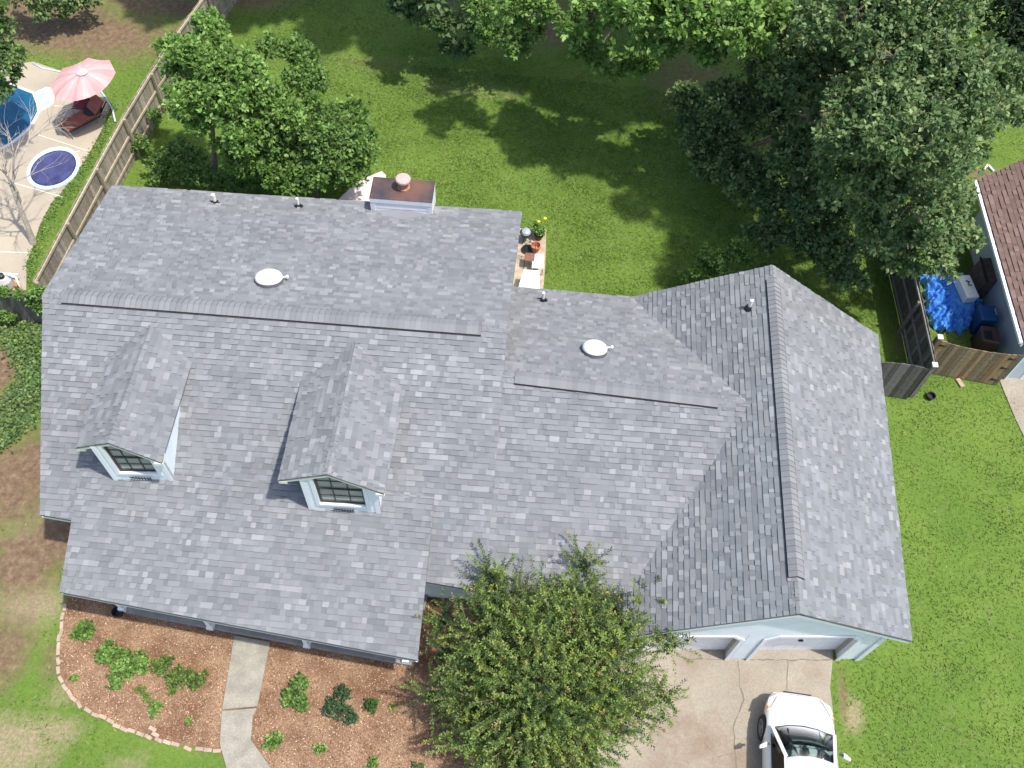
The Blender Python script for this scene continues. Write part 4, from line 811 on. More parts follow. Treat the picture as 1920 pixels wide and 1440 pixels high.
table([(982, 505), (1011, 507), (1013, 552), (969, 548)], .72, 'folding_table', 'long white table on the back patio against the lower roof', M_WHITE)
p = P(992, 497, .08); th = thing('patio_chair', p, 'small brown wire chair beside the white patio tables', 'chair'); M_BRN = mat('brown_cushion', (.22, .10, .07), rough=.8, noise=.2, nscale=10)
MB().box(p + A3(-.17, -.17, .38), p + A3(.17, .17, .43)).build('seat', M_BRN, th, bevel=.02)
b = MB(); b.tube([p + A3(-.17, .17, .42), p + A3(-.19, .22, .8), p + A3(-.05, .25, .88), p + A3(.14, .23, .8), p + A3(.17, .17, .42)], .014, 6); b.tube([p + A3(-.1, .18, .43), p + A3(.05, .23, .84)], .008, 5); b.tube([p + A3(.08, .18, .43), p + A3(-.05, .23, .84)], .008, 5); b.build('backrest', M_BLACK, th)
for i, j in ((-1, -1), (1, -1), (1, 1), (-1, 1)): MB().tube([p + A3(i * .15, j * .15, .38), p + A3(i * .17, j * .17, 0)], .012, 6).build('leg', M_BLACK, th)

# ------------------------------------------------------------------ fences
WG = [(.25, .215, .165), (.30, .26, .20), (.21, .18, .14), (.34, .30, .235)]; WDK = [(.10, .09, .08), (.13, .115, .10), (.075, .065, .058), (.17, .155, .14)]
def fence(name, pts, h, label, pal, side, rails=(.35, 1.0, None), post_every=2.4, sag=0, railpal=(.45, .38, .27), capw=.09, bw=.14, zt=None, cat='fence'):
    pts = [A3(q[0], q[1], 0) for q in pts]; seg = [np.linalg.norm(b_ - a_) for a_, b_ in zip(pts[:-1], pts[1:])]; tot = sum(seg)
    def at_(s):
        for i, L_ in enumerate(seg):
            if s <= L_ or i == len(seg) - 1: d = (pts[i + 1] - pts[i]) / L_; return pts[i] + d * s, d
            s -= L_
    th = thing(name, pts[0], label, cat); bd = MB(); s = 0
    hh = lambda s_: h - sag * math.sin(math.pi * s_ / tot) if sag else h
    while s < tot - .05:
        p, d = at_(s + bw / 2); nn = A3(-d[1], d[0], 0) * side; c = random.choice(pal); g = random.uniform(.85, 1.15); z1 = hh(s) + random.uniform(-.015, .015)
        o_ = nn * random.uniform(-.004, .004); a_ = p - d * (bw / 2 - .003) + o_; b_ = p + d * (bw / 2 - .003) + o_; q_ = -nn * .02
        Q = [a_, b_, b_ + q_, a_ + q_]; 
        if np.cross(Q[1] - Q[0], Q[2] - Q[1])[2] < 0: Q = Q[::-1]
        bd.hexa([v_ + A3(0, 0, .03) for v_ in Q], [v_ + A3(0, 0, z1) for v_ in Q], tuple(x_ * g for x_ in c)); s += bw
    bd.build('board_panel', M_WOODG, th)
    nn_ = lambda d: A3(-d[1], d[0], 0) * side
    for rz_ in rails:
        rl = MB(); s = 0
        while s < tot - .01:
            e = min(tot, s + 2.4); p, d = at_(s + .001); q, _ = at_(e - .001); zz_ = (rz_ if rz_ is not None else None); o_ = nn_(d) * .03
            if zz_ is None: rl.bar(p + A3(0, 0, hh(s) - .08) + o_, q + A3(0, 0, hh(e) - .08) + o_, .045, capw, c=tuple(np.array(railpal) * random.uniform(.8, 1.1)))
            else: rl.bar(p + A3(0, 0, zz_) + o_, q + A3(0, 0, zz_) + o_, .045, .09, c=tuple(np.array(railpal) * random.uniform(.7, 1.0)))
            s = e
        rl.build('rail', M_WOODG, th)
    s = 0
    while s <= tot + .01:
        p, d = at_(min(s, tot - .001)); p = p + nn_(d) * .10; z1 = hh(min(s, tot)) - .02; MB().box(p - A3(.045, .045, .1), p + A3(.045, .045, z1), tuple(x_ * .75 for x_ in railpal)).build('post', M_WOODG, th); s += post_every
    return th
fence('wooden_fence', [P(62, 528, 1.8), P(146, 369, 1.8), P(233, 212, 1.8), P(310, 87, 1.8), P(375, 0, 1.8), P(440, -90, 1.8)], 1.8, 'long weathered wooden fence running from the house past the pool patio to the trees', WG, -1)
fence('wooden_fence', [P(-60, 546, 1.5), P(76, 552, 1.5)], 1.5, 'short dark vine covered fence joining the house gable at the left edge', WDK, 1, rails=(.4,), railpal=(.12, .1, .08))
V, c = rosettes([(*P(70, 548, 1.5), .25, .2), (*P(60, 560, 1.2), .18, .3), (*P(35, 552, 1.5), .14, .12), (*P(8, 548, 1.5), .18, .14), (*P(10, 590, .5), .3, .25), (*P(76, 575, .9), .15, .4)], 420, .09, G_BRI, per=6, sub=4)
vn = thing('vine', P(50, 600, 0), 'green vine spilling over the short dark fence', 'vine'); bigmesh('leaves', V, 4, M_LEAF, vn, c); b = MB(); b.tube([P(70, 600, 0), P(72, 575, .8), P(68, 550, 1.5), P(30, 550, 1.55), P(0, 550, 1.5)], .012, 5); b.build('stems', M_BARK, vn)
fence('wooden_fence', [P(1757, 686, 1.7), P(1722, 530, 1.7), P(1690, 400, 1.7), P(1640, 240, 1.7)], 1.7, 'long dark grey fence dividing the shaded side yard from the blue tarp', WDK, 1, rails=(.3, .95, None), railpal=(.24, .22, .2))
fence('wooden_fence', [P(1652, 678, 1.7), P(1742, 693, 1.7)], 1.7, 'dark grey fence panel between the garage roof and the corner post', WDK, 1, rails=(.4, 1.1), sag=-.10, railpal=(.14, .13, .12), post_every=5)
GWD = [(.28, .17, .085), (.33, .21, .11), (.20, .13, .08), (.25, .19, .12)]
g_ = fence('garden_gate', [P(1760, 636, 1.75), P(1916, 664, 1.75)], 1.72, 'brown wooden gate and panel with a dipped top beside the neighbouring house', GWD, 1, rails=(.35, 1.3), sag=.14, railpal=(.25, .18, .11), post_every=9, cat='gate')
gp_ = [P(1760, 636, 1.75), P(1916, 664, 1.75)]; gdv = (gp_[1] - gp_[0]) / np.linalg.norm(gp_[1] - gp_[0]); gn = A3(gdv[1], -gdv[0], 0)
for s, z in ((.12, 1.5), (3.0 if np.linalg.norm(gp_[1] - gp_[0]) > 3 else .9 * np.linalg.norm(gp_[1] - gp_[0]), 1.45), (.9 * np.linalg.norm(gp_[1] - gp_[0]), .95), (.9 * np.linalg.norm(gp_[1] - gp_[0]), .3)):
    q = A3(*(gp_[0] + gdv * s)[:2], z) + gn * .03; b = MB(); b.add([q + A3(0, 0, .06), q - A3(0, 0, .06), q + gdv * .25, q + A3(0, 0, .06) - gn * .012, q - A3(0, 0, .06) - gn * .012, q + gdv * .25 - gn * .012], [(0, 1, 2), (5, 4, 3), (0, 3, 4, 1), (1, 4, 5, 2), (2, 5, 3, 0)]); b.build('hinge', M_BLACK, g_)
for px, py, lb_ in ((1763, 632, 'pale capped fence post at the left end of the brown gate'), (1753, 684, 'pale capped fence post at the corner of the dark fence')):
    p = P(px, py, 1.8); th = thing('fence_post', A3(p[0], p[1], 0), lb_, 'post'); p = A3(p[0], p[1], 0); MB().box(p - A3(.06, .06, 0), p + A3(.06, .06, 1.78), (.2, .18, .15)).build('shaft', M_WOODG, th); MB().box(p + A3(-.085, -.085, 1.78), p + A3(.085, .085, 1.83)).build('cap', mat('pale_cap', (.62, .6, .55)), th, bevel=.01)

# ------------------------------------------------------------------ neighbour house
e0, e1 = P(1921, 641, 2.3), P(1834, 337, 2.3); NO = A3(e0[0], e0[1], 0); nh = thing('neighbour_house', NO, 'neighbouring house with a brown shingle roof and pale blue wall at the right edge', 'house')
ed = (e1 - e0) / np.linalg.norm(e1 - e0); en = A3(ed[1], -ed[0], 0); en = en if en[0] > 0 else -en
BPAL = [(.205, .138, .115), (.23, .156, .132), (.185, .125, .105), (.25, .172, .147), (.21, .142, .12)]
q0, q1 = e0 + en * 4.2 + A3(0, 0, 2.1), e1 + en * 4.2 + A3(0, 0, 2.1)
bk1 = RP(1920, 298, plane(e0, e1, q0)); q1 = e1 + (bk1 - e1) / np.linalg.norm((bk1 - e1)[:2]) * 4.3
roof('roof', [e0, e1, q1, q0], ed, nh, seed=50, pal=BPAL, light=(.22, .145, .13), thick=.1)
f0, f1 = q0 + en * 4.2 - A3(0, 0, 2.1), q1 + en * 4.2 - A3(0, 0, 2.1)
roof('roof', [q0, q1, f1, f0], ed, nh, seed=51, pal=BPAL, light=(.22, .145, .13), thick=.1)
w0 = A3(*(e0 + en * .55)[:2], 0) + ed * .25; w1 = A3(*(e1 + en * .55)[:2], 0) - ed * .25; w2 = w1 + en * 7.6; w3 = w0 + en * 7.6
M_NW = mat('neighbour_pale_blue', (.46, .52, .58), rough=.7, noise=.05, nscale=2)
MB().slab([w0, w1, w2, w3], 0, 2.1).build('wall', M_NW, nh)
gw_ = MB()
for a_, b_ in ((w0, w3), (w1, w2)):
    m_ = (a_ + b_) / 2; q = (w1 - w0) / np.linalg.norm(w1 - w0) * (.1 if a_ is w0 else -.1)
    gw_.add([a_ + A3(0, 0, 2.1), b_ + A3(0, 0, 2.1), m_ + A3(0, 0, 4.0), a_ + q + A3(0, 0, 2.1), b_ + q + A3(0, 0, 2.1), m_ + q + A3(0, 0, 4.0)], [(0, 1, 2), (5, 4, 3), (0, 3, 4, 1), (1, 4, 5, 2), (2, 5, 3, 0)])
gw_.build('gable', M_NW, nh)
b = MB(); b.bar(e0 - A3(0, 0, .17), e1 - A3(0, 0, .17), .04, .14); b.bar(e0 - A3(0, 0, .07) - en * .075, e1 - A3(0, 0, .07) - en * .075, .10, .09); b.bar(w0 - ed * .02 + A3(0, 0, 0), w0 - ed * .02 + A3(0, 0, 2.1), .14, .05); b.build('gutter', M_WHITE, nh)
gdr = MB(); a_ = w0 - ed * .015 + en * .5; 
for r in range(4): z0 = .02 + r * .52; gdr.hexa([a_ + A3(0, 0, z0), a_ + en * 2.5 + A3(0, 0, z0), a_ + en * 2.5 + ed * .04 + A3(0, 0, z0), a_ + ed * .04 + A3(0, 0, z0)], [a_ + A3(0, 0, z0 + .5), a_ + en * 2.5 + A3(0, 0, z0 + .5), a_ + en * 2.5 + ed * .04 + A3(0, 0, z0 + .5), a_ + ed * .04 + A3(0, 0, z0 + .5)])
gdr.build('garage_door', M_DOOR, nh)
# clutter in the side yard
def tarp():
    poly = PP([(1722, 520), (1760, 505), (1800, 520), (1835, 560), (1838, 600), (1800, 625), (1772, 628), (1742, 612), (1728, 560)]); cx_ = np.mean([p[0] for p in poly]); cy_ = np.mean([p[1] for p in poly])
    N = 130; xs_ = np.linspace(min(p[0] for p in poly), max(p[0] for p in poly), N); ys_ = np.linspace(min(p[1] for p in poly), max(p[1] for p in poly), N); X, Y = np.meshgrid(xs_, ys_); sd = seg_sd(X, Y, poly)
    sd = sd + .12 * np.sin(X * 9 + Y * 3) * np.cos(Y * 7) + .05 * np.sin(X * 23)
    cc = P(1815, 537, .88); box = np.clip(1 - np.maximum(np.abs(X - cc[0]) / .42, np.abs(Y - cc[1]) / .7), 0, .35) / .35
    rad = np.arctan2(Y - cc[1], X - cc[0]); Z = .03 + .5 * box + (1 - box) * (.20 * np.abs(np.sin(rad * 7 + X * 2)) ** .6 + .09 * np.sin(X * 9 + np.sin(Y * 7) * 2) + .07 * np.abs(np.sin(Y * 19 + X * 9 + 2 * np.sin(X * 5))) + .04 * np.sin(X * 37 + 3 * np.sin(Y * 13))) ; Z = np.maximum(Z, .015) * np.clip(-sd / .12, .1, 1)
    V = np.stack([X, Y, Z + .01], -1).reshape(-1, 3); F = []
    for j in range(N - 1):
        for i in range(N - 1):
            if max(sd[j, i], sd[j, i + 1], sd[j + 1, i], sd[j + 1, i + 1]) < 0: F.append((j * N + i, j * N + i + 1, (j + 1) * N + i + 1, (j + 1) * N + i))
    used = sorted({i for f in F for i in f}); mp_ = {u_: k for k, u_ in enumerate(used)}
    o = mesh('tarp', V[used], [tuple(mp_[i] for i in f) for f in F], mat('blue_tarp', (.02, .15, .52), rough=.3, nscale=9, col2=(.12, .36, .80)), None); tag(o, 'crumpled blue tarp on the ground of the neighbouring side yard', 'tarp')
    md = o.modifiers.new('s', 'SOLIDIFY'); md.thickness = .006
tarp()
def rbox(name, c, sx, sy, sz, ang, m, label, cat, lid=None, lm=None, taper=.85, bev=.04):
    th = thing(name, c, label, cat); ca, sa2 = math.cos(ang), math.sin(ang); R2 = lambda x, y, z: A3(c[0] + x * ca - y * sa2, c[1] + x * sa2 + y * ca, c[2] + z)
    b = MB(); q = lambda s, z: [R2(-sx / 2 * s, -sy / 2 * s, z), R2(sx / 2 * s, -sy / 2 * s, z), R2(sx / 2 * s, sy / 2 * s, z), R2(-sx / 2 * s, sy / 2 * s, z)]
    b.hexa(q(taper, 0), q(1, sz)); b.build('body', m, th, bevel=bev)
    if lid: l = MB(); l.hexa(q(1.06, sz + .002), q(.96, sz + lid)); l.build('lid', lm or m, th, bevel=bev)
    return th, R2
an = math.atan2(ed[1], ed[0]) - math.pi / 2
M_CW = mat('white_plastic', (.75, .76, .74), rough=.4); p = P(1815, 537, .88); th, R2 = rbox('cooler', A3(p[0], p[1], .55), .42, .9, .32, an + .15, M_CW, 'long white cooler box standing on the blue tarp', 'cooler', .05, taper=.96, bev=.02)
b = MB(); b.tube([R2(-.02, .2, .38), R2(.05, .12, .42), R2(0, .02, .38), R2(.08, -.02, .42)], .02, 6); b.build('strap', M_BLACK, th)
M_BIN = mat('blue_bin_plastic', (.015, .06, .17), rough=.4); p = P(1854, 586, .9); th, R2 = rbox('recycling_bin', A3(p[0], p[1], 0), .55, .6, .85, an, M_BIN, 'dark blue wheeled bin with its lid shut beside the pale blue wall', 'bin', .08, mat('blue_lid', (.02, .09, .26), rough=.35))
MB().bar(R2(.2, -.12, .96), R2(.2, .14, .96), .03, .02).build('handle', mat('pale_label', (.5, .55, .6)), th)
for s_ in (-.2, .2): MB().tube([R2(s_ - .03, .3, .1), R2(s_ + .03, .3, .1)], .1, 14).build('wheel', M_BLACK, th)
p = P(1859, 625, .9); th, R2 = rbox('rubbish_bin', A3(p[0], p[1], 0), .55, .6, .8, an - .1, mat('brown_bin_plastic', (.07, .035, .03), rough=.45), 'brown wheeled bin near the gate beside the pale blue wall', 'bin', .08, mat('brown_lid', (.10, .05, .045), rough=.4))
MB().box(R2(-.12, -.1, .9) - A3(.12, .16, 0), R2(-.12, -.1, .9) + A3(.12, .16, .03)).build('vent_grille', M_BLACK, th)
for s_ in (-.2, .2): MB().tube([R2(s_ - .03, .3, .1), R2(s_ + .03, .3, .1)], .1, 14).build('wheel', M_BLACK, th)
# leaning brown wooden panel / cabinet against wall
p = P(1842, 560, 0); q = [P(1826, 548, .25), P(1843, 560, .1), P(1872, 522, 1.1), P(1856, 470, 1.2), P(1830, 490, .9)]
th = thing('cabinet', A3(p[0], p[1], 0), 'old dark brown cabinet leaning by the neighbouring wall above the bins', 'cabinet'); M_CB = mat('brown_cabinet', (.10, .075, .065), rough=.7, noise=.3, nscale=6)
ctr = P(1850, 512, .8); ca = ed; cb_ = en; c0_ = A3(ctr[0], ctr[1], 0)
MB().hexa([c0_ - ca * .5 - cb_ * .3 + A3(0, 0, .05), c0_ + ca * .5 - cb_ * .3 + A3(0, 0, .05), c0_ + ca * .5 + cb_ * .1 + A3(0, 0, .05), c0_ - ca * .5 + cb_ * .1 + A3(0, 0, .05)][::-1], [c0_ - ca * .5 - cb_ * .15 + A3(0, 0, .95), c0_ + ca * .5 - cb_ * .15 + A3(0, 0, .95), c0_ + ca * .5 + cb_ * .25 + A3(0, 0, 1.05), c0_ - ca * .5 + cb_ * .25 + A3(0, 0, 1.05)][::-1]).build('body', M_CB, th, bevel=.02)
b = MB(); b.bar(c0_ - ca * .53 - cb_ * .18 + A3(0, 0, .97), c0_ + ca * .53 - cb_ * .18 + A3(0, 0, .97), .05, .05); b.build('top_rail', M_BLACK, th)
for s_ in (-1, 1): MB().tube([c0_ + ca * .4 * s_ - cb_ * .25 + A3(0, 0, .1), c0_ + ca * .42 * s_ - cb_ * .3], .03, 8).build('foot', M_CB, th)
# ------------------------------------------------------------------ pool yard
PO_ = PP([(17.5, 159), (64, 177), (72, 197), (74, 212), (62, 235), (48.6, 251), (21, 272), (0, 283), (-40, 300), (-120, 260), (-130, 190), (-60, 150)]); pc = sum(PO_) / len(PO_)
pool = thing('swimming_pool', A3(pc[0], pc[1], 0), 'blue swimming pool with a white rim at the left edge', 'pool')
MB().slab(PO_, -.5, .052).build('water', mat('pool_water', (.008, .055, .13), rough=.05, nscale=.9, col2=(.015, .15, .26)), pool)
cp_ = MB(); 
for i in range(len(PO_)): a_, b_ = PO_[i], PO_[(i + 1) % len(PO_)]; cp_.bar(A3(a_[0], a_[1], .06), A3(b_[0], b_[1], .06), .10, .05)
cp_.build('coping', M_WHITE, pool, bevel=.01)
stp = PP([(62, 178), (88, 166), (99, 168), (104, 178), (102, 195), (92, 203), (76, 212)]); s_ = MB(); s_.slab(stp, .0, .09); s_.slab([q_ * .8 + P(80, 190) * .2 for q_ in stp], .0, .10)
stpb = s_.build('pool_steps', mat('white_steps', (.72, .76, .74), rough=.4), pool, bevel=.02)
MB().slab(PP([(70, 183), (84, 175), (88, 182), (76, 190)]), .0, .108).build('tread', mat('wet_tread', (.45, .55, .50), rough=.2), stpb)
MB().slab(PP([(80, 200), (92, 191), (96, 196), (84, 205)]), .0, .108).build('tread', mat('wet_tread', (.45, .55, .50), rough=.2), stpb)
def ell(cx_, cy_, a_, b_, rot, k=40): return [P(cx_ + a_ * math.cos(t_) * math.cos(rot) - b_ * math.sin(t_) * math.sin(rot), cy_ + a_ * math.cos(t_) * math.sin(rot) + b_ * math.sin(t_) * math.cos(rot)) for t_ in np.arange(k) * 2 * math.pi / k]
sp = P(101, 317); spa = thing('hot_tub', sp, 'small oval sunken hot tub under a blue purple cover', 'hot tub')
MB().slab(ell(101, 317, 52, 37, -.42), 0, .055).build('rim', mat('pale_cyan_rim', (.55, .76, .80), rough=.4), spa)
MB().slab(ell(101, 317.5, 45, 30.5, -.42), 0, .062).build('water', mat('spa_edge', (.02, .03, .12), rough=.3), spa)
MB().slab(ell(101, 317.5, 43, 29, -.42), 0, .075).build('cover', mat('purple_cover', (.06, .065, .17), rough=.45, noise=.25, nscale=3), spa, bevel=.01)
hs = MB(); hs.tube([P(62, 119, .06), P(80, 128, .06), P(115, 135, .06), P(150, 145, .06), P(189, 171, .06), P(200, 185, .06), P(211, 205, .06), P(216, 228, .06)], .035, 8); tag(hs.build('hose', mat('pale_hose', (.6, .66, .72), rough=.5), smooth=True), 'pale hose curving along the edge of the pool patio', 'hose')
# parasol
UZ = 2.05; rim = [(165, 108), (205, 112), (217, 136), (191.6, 170), (144, 189), (103, 184), (93, 159), (117, 128)]; uc = P(154, 136, 2.45); rimw = [P(a_, b_, UZ) for a_, b_ in rim]
ub = P(172, 204, .05); um = thing('parasol', ub, 'faded pink parasol shading the lounger by the pool', 'parasol')
mb = MB(); k = 8
V = [uc]; F = []; nr = 6
CR = []
for i in range(k):
    for s_ in range(4):
        a_ = rimw[i]; b_ = rimw[(i + 1) % k]; f = s_ / 4; p = a_ * (1 - f) + b_ * f; sag = math.sin(math.pi * f); CR.append((p, sag))
for r in range(1, nr + 1):
    f = r / nr
    for p, sag in CR: q = uc * (1 - f) + p * f; q = q + A3(0, 0, .10 * math.sin(math.pi * f) - .06 * sag * f); V.append(q)
m_ = len(CR)
for j in range(m_): F.append((0, 1 + j, 1 + (j + 1) % m_))
for r in range(nr - 1):
    for j in range(m_): F.append((1 + r * m_ + j, 1 + (r + 1) * m_ + j, 1 + (r + 1) * m_ + (j + 1) % m_, 1 + r * m_ + (j + 1) % m_))
CCc = [[(.82, .40, .41), (.85, .47, .47), (.87, .53, .52), (.84, .44, .44)][j % 4] for _r in range(nr) for j in range(m_)]
mesh('canopy', V, F, mat('pink_canvas', (.82, .36, .37), rough=.8, trans=.25, attr=True, noise=.08, nscale=3), um, cols=CCc)
MB().tube([ub, uc + A3(0, 0, .04)], .024, 8).build('pole', M_BLACK, um)
b = MB(); b.lathe(uc + A3(0, 0, .03), [(.2, 0), (.10, .06), (.001, .09)], 8, cap=False); b.build('top_vent', mat('pink_vent', (.85, .55, .55), rough=.8), um)
for i in range(k): MB().bar(uc - A3(0, 0, .03), rimw[i] - A3(0, 0, .015), .015, .015).build('rib', M_METAL, um)
MB().lathe(ub, [(.25, 0), (.25, .05), (.05, .08)], 20).build('base', M_BLACK, um)
# lounger
lp0, lp1 = P(121, 243, .35), P(160, 222, .35); ld = (lp1 - lp0); ld[2] = 0; LL = np.linalg.norm(ld); ld /= LL; ln = A3(-ld[1], ld[0], 0); o0 = A3(lp0[0], lp0[1], .05)
lg = thing('sun_lounger', o0, 'rust cushioned sun lounger under the pink parasol', 'lounger'); M_RU = mat('rust_cushion', (.27, .09, .065), rough=.85, noise=.2, nscale=7)
LP = lambda x, y, z: o0 + ld * x + ln * y + A3(0, 0, z)
MB().hexa([LP(0, -.25, .33), LP(1.2, -.25, .33), LP(1.2, .35, .33), LP(0, .35, .33)], [LP(0, -.25, .42), LP(1.2, -.25, .42), LP(1.2, .35, .42), LP(0, .35, .42)]).build('seat_cushion', M_RU, lg, bevel=.03)
MB().hexa([LP(1.2, -.25, .36), LP(1.65, -.25, .75), LP(1.65, .35, .75), LP(1.2, .35, .36)], [LP(1.14, -.25, .45), LP(1.6, -.25, .84), LP(1.6, .35, .84), LP(1.14, .35, .45)]).build('backrest', M_RU, lg, bevel=.03)
b = MB()
for yy in (-.27, .37): b.bar(LP(0, yy, .31), LP(1.3, yy, .31), .03, .03); b.bar(LP(1.25, yy, .31), LP(1.7, yy, .74), .03, .03)
b.build('frame', M_BLACK, lg)
for xx, yy in ((.05, -.27), (1.2, -.27), (1.2, .37), (.05, .37)): MB().tube([LP(xx, yy, .31), LP(xx, yy, 0)], .014, 6).build('leg', M_METAL if xx > 1 else M_BLACK, lg)
p = P(158, 212, .05); ch_ = thing('patio_chair', p, 'dark red folding chair behind the rust lounger', 'chair'); M_RED = mat('dark_red_fabric', (.16, .02, .03), rough=.8)
MB().hexa([p + A3(-.25, -.25, .38), p + A3(.25, -.25, .38), p + A3(.25, .25, .40), p + A3(-.25, .25, .40)], [p + A3(-.25, -.25, .42), p + A3(.25, -.25, .42), p + A3(.25, .25, .44), p + A3(-.25, .25, .44)]).build('seat', M_RED, ch_, bevel=.01)
MB().hexa([p + A3(-.25, .22, .43), p + A3(.25, .22, .43), p + A3(.25, .26, .43), p + A3(-.25, .26, .43)], [p + A3(-.25, .42, .9), p + A3(.25, .42, .9), p + A3(.25, .46, .9), p + A3(-.25, .46, .9)]).build('backrest', M_RED, ch_, bevel=.01)
for i, j in ((-1, -1), (1, -1), (1, 1), (-1, 1)): MB().tube([p + A3(i * .23, j * .23, .39), p + A3(i * .25, j * .25, 0)], .014, 6).build('leg', M_METAL, ch_)
p = P(181, 222, .05); st_ = thing('side_table', p, 'black eight sided table right of the lounger', 'table'); MB().lathe(p + A3(0, 0, .42), [(.36, 0), (.36, .03)], 8).build('tabletop', M_BLACK, st_)
for a_ in (.4, 2.0, 3.6, 5.2): MB().tube([p + A3(.2 * math.cos(a_), .2 * math.sin(a_), .42), p + A3(.26 * math.cos(a_), .26 * math.sin(a_), 0)], .014, 6).build('leg', M_METAL, st_)
# pool pump
p = P(18, 538, .04); pp_ = thing('pool_pump', p, 'grey pool pump with white pipes and an orange valve behind the short fence', 'pump')
MB().lathe(p + A3(-.05, 0, 0), [(.2, 0), (.24, .1), (.24, .35), (.15, .48), (.05, .5)], 20).build('tank', mat('pale_tank', (.5, .5, .48), rough=.4), pp_)
MB().lathe(p + A3(-.05, 0, .5), [(.1, 0), (.1, .1), (.04, .14)], 14).build('cap', M_BLACK, pp_)
b = MB(); b.tube([p + A3(-.5, .05, .5), p + A3(.1, .12, .5), p + A3(.4, .05, .5), p + A3(.48, -.1, .4), p + A3(.5, -.15, 0)], .035, 8); b.tube([p + A3(-.3, .3, .3), p + A3(.3, .3, .3)], .03, 8); b.build('pipe', M_WHITE, pp_, smooth=True)
MB().lathe(p + A3(.32, .0, 0), [(.08, 0), (.09, .2), (.03, .25)], 12).build('valve', mat('orange_valve', (.75, .22, .06), rough=.5), pp_)
# bare tree
bt = P(62, 458, 0); th = thing('bare_tree', bt, 'leafless pale tree leaning over the pool patio', 'tree'); mb = MB()
def br(p, d, L_, r, lev):
    pts = [p]; rad = [r]; dd = d
    for i in range(5): dd = unit(dd + rng.normal(0, .13, 3)); pts.append(pts[-1] + dd * L_ / 5); rad.append(r * (1 - .62 * (i + 1) / 5))
    mb.tube(pts, rad, 6)
    if lev > 0:
        for k in range(4 if lev > 1 else 3):
            i = rng.integers(2, 6); nd = unit(dd + rng.normal(0, .55, 3) + A3(0, .1, .2)); br(pts[i], nd, L_ * rng.uniform(.5, .75), rad[i] * .75, lev - 1)
t1 = P(40, 395, 1.3); t2 = P(22, 350, 2.2)
mb.tube([bt - A3(0, 0, .1), bt + (t1 - bt) * .5 + A3(.03, 0, 0), t1, t2], [.12, .085, .07, .06], 10)
for tip in (P(0, 290, 2.6), P(30, 280, 3.2), P(-10, 330, 2.4)): br(t2, unit(tip - t2), 1.3, .045, 3)
br(t1, unit(P(70, 230, 4) - t1), 2.0, .04, 3); br(t2, unit(P(60, 160, 4.5) - t2), 2.0, .04, 3); br(t1, unit(P(0, 380, 1.8) - t1), 1.0, .035, 2)
mb.build('trunk', M_PALEBARK, th)
# fallen timber by the roof box at top right, white scrap
tag(MB().bar(P(1845, 318, .05), P(1852, 309, .05), .07, .06).bar(P(1852, 309, .05), P(1863, 321, .05), .07, .06).build('pipe_scrap', M_WHITE), 'angled white pipe on the dirt behind the brown roof', 'pipe')

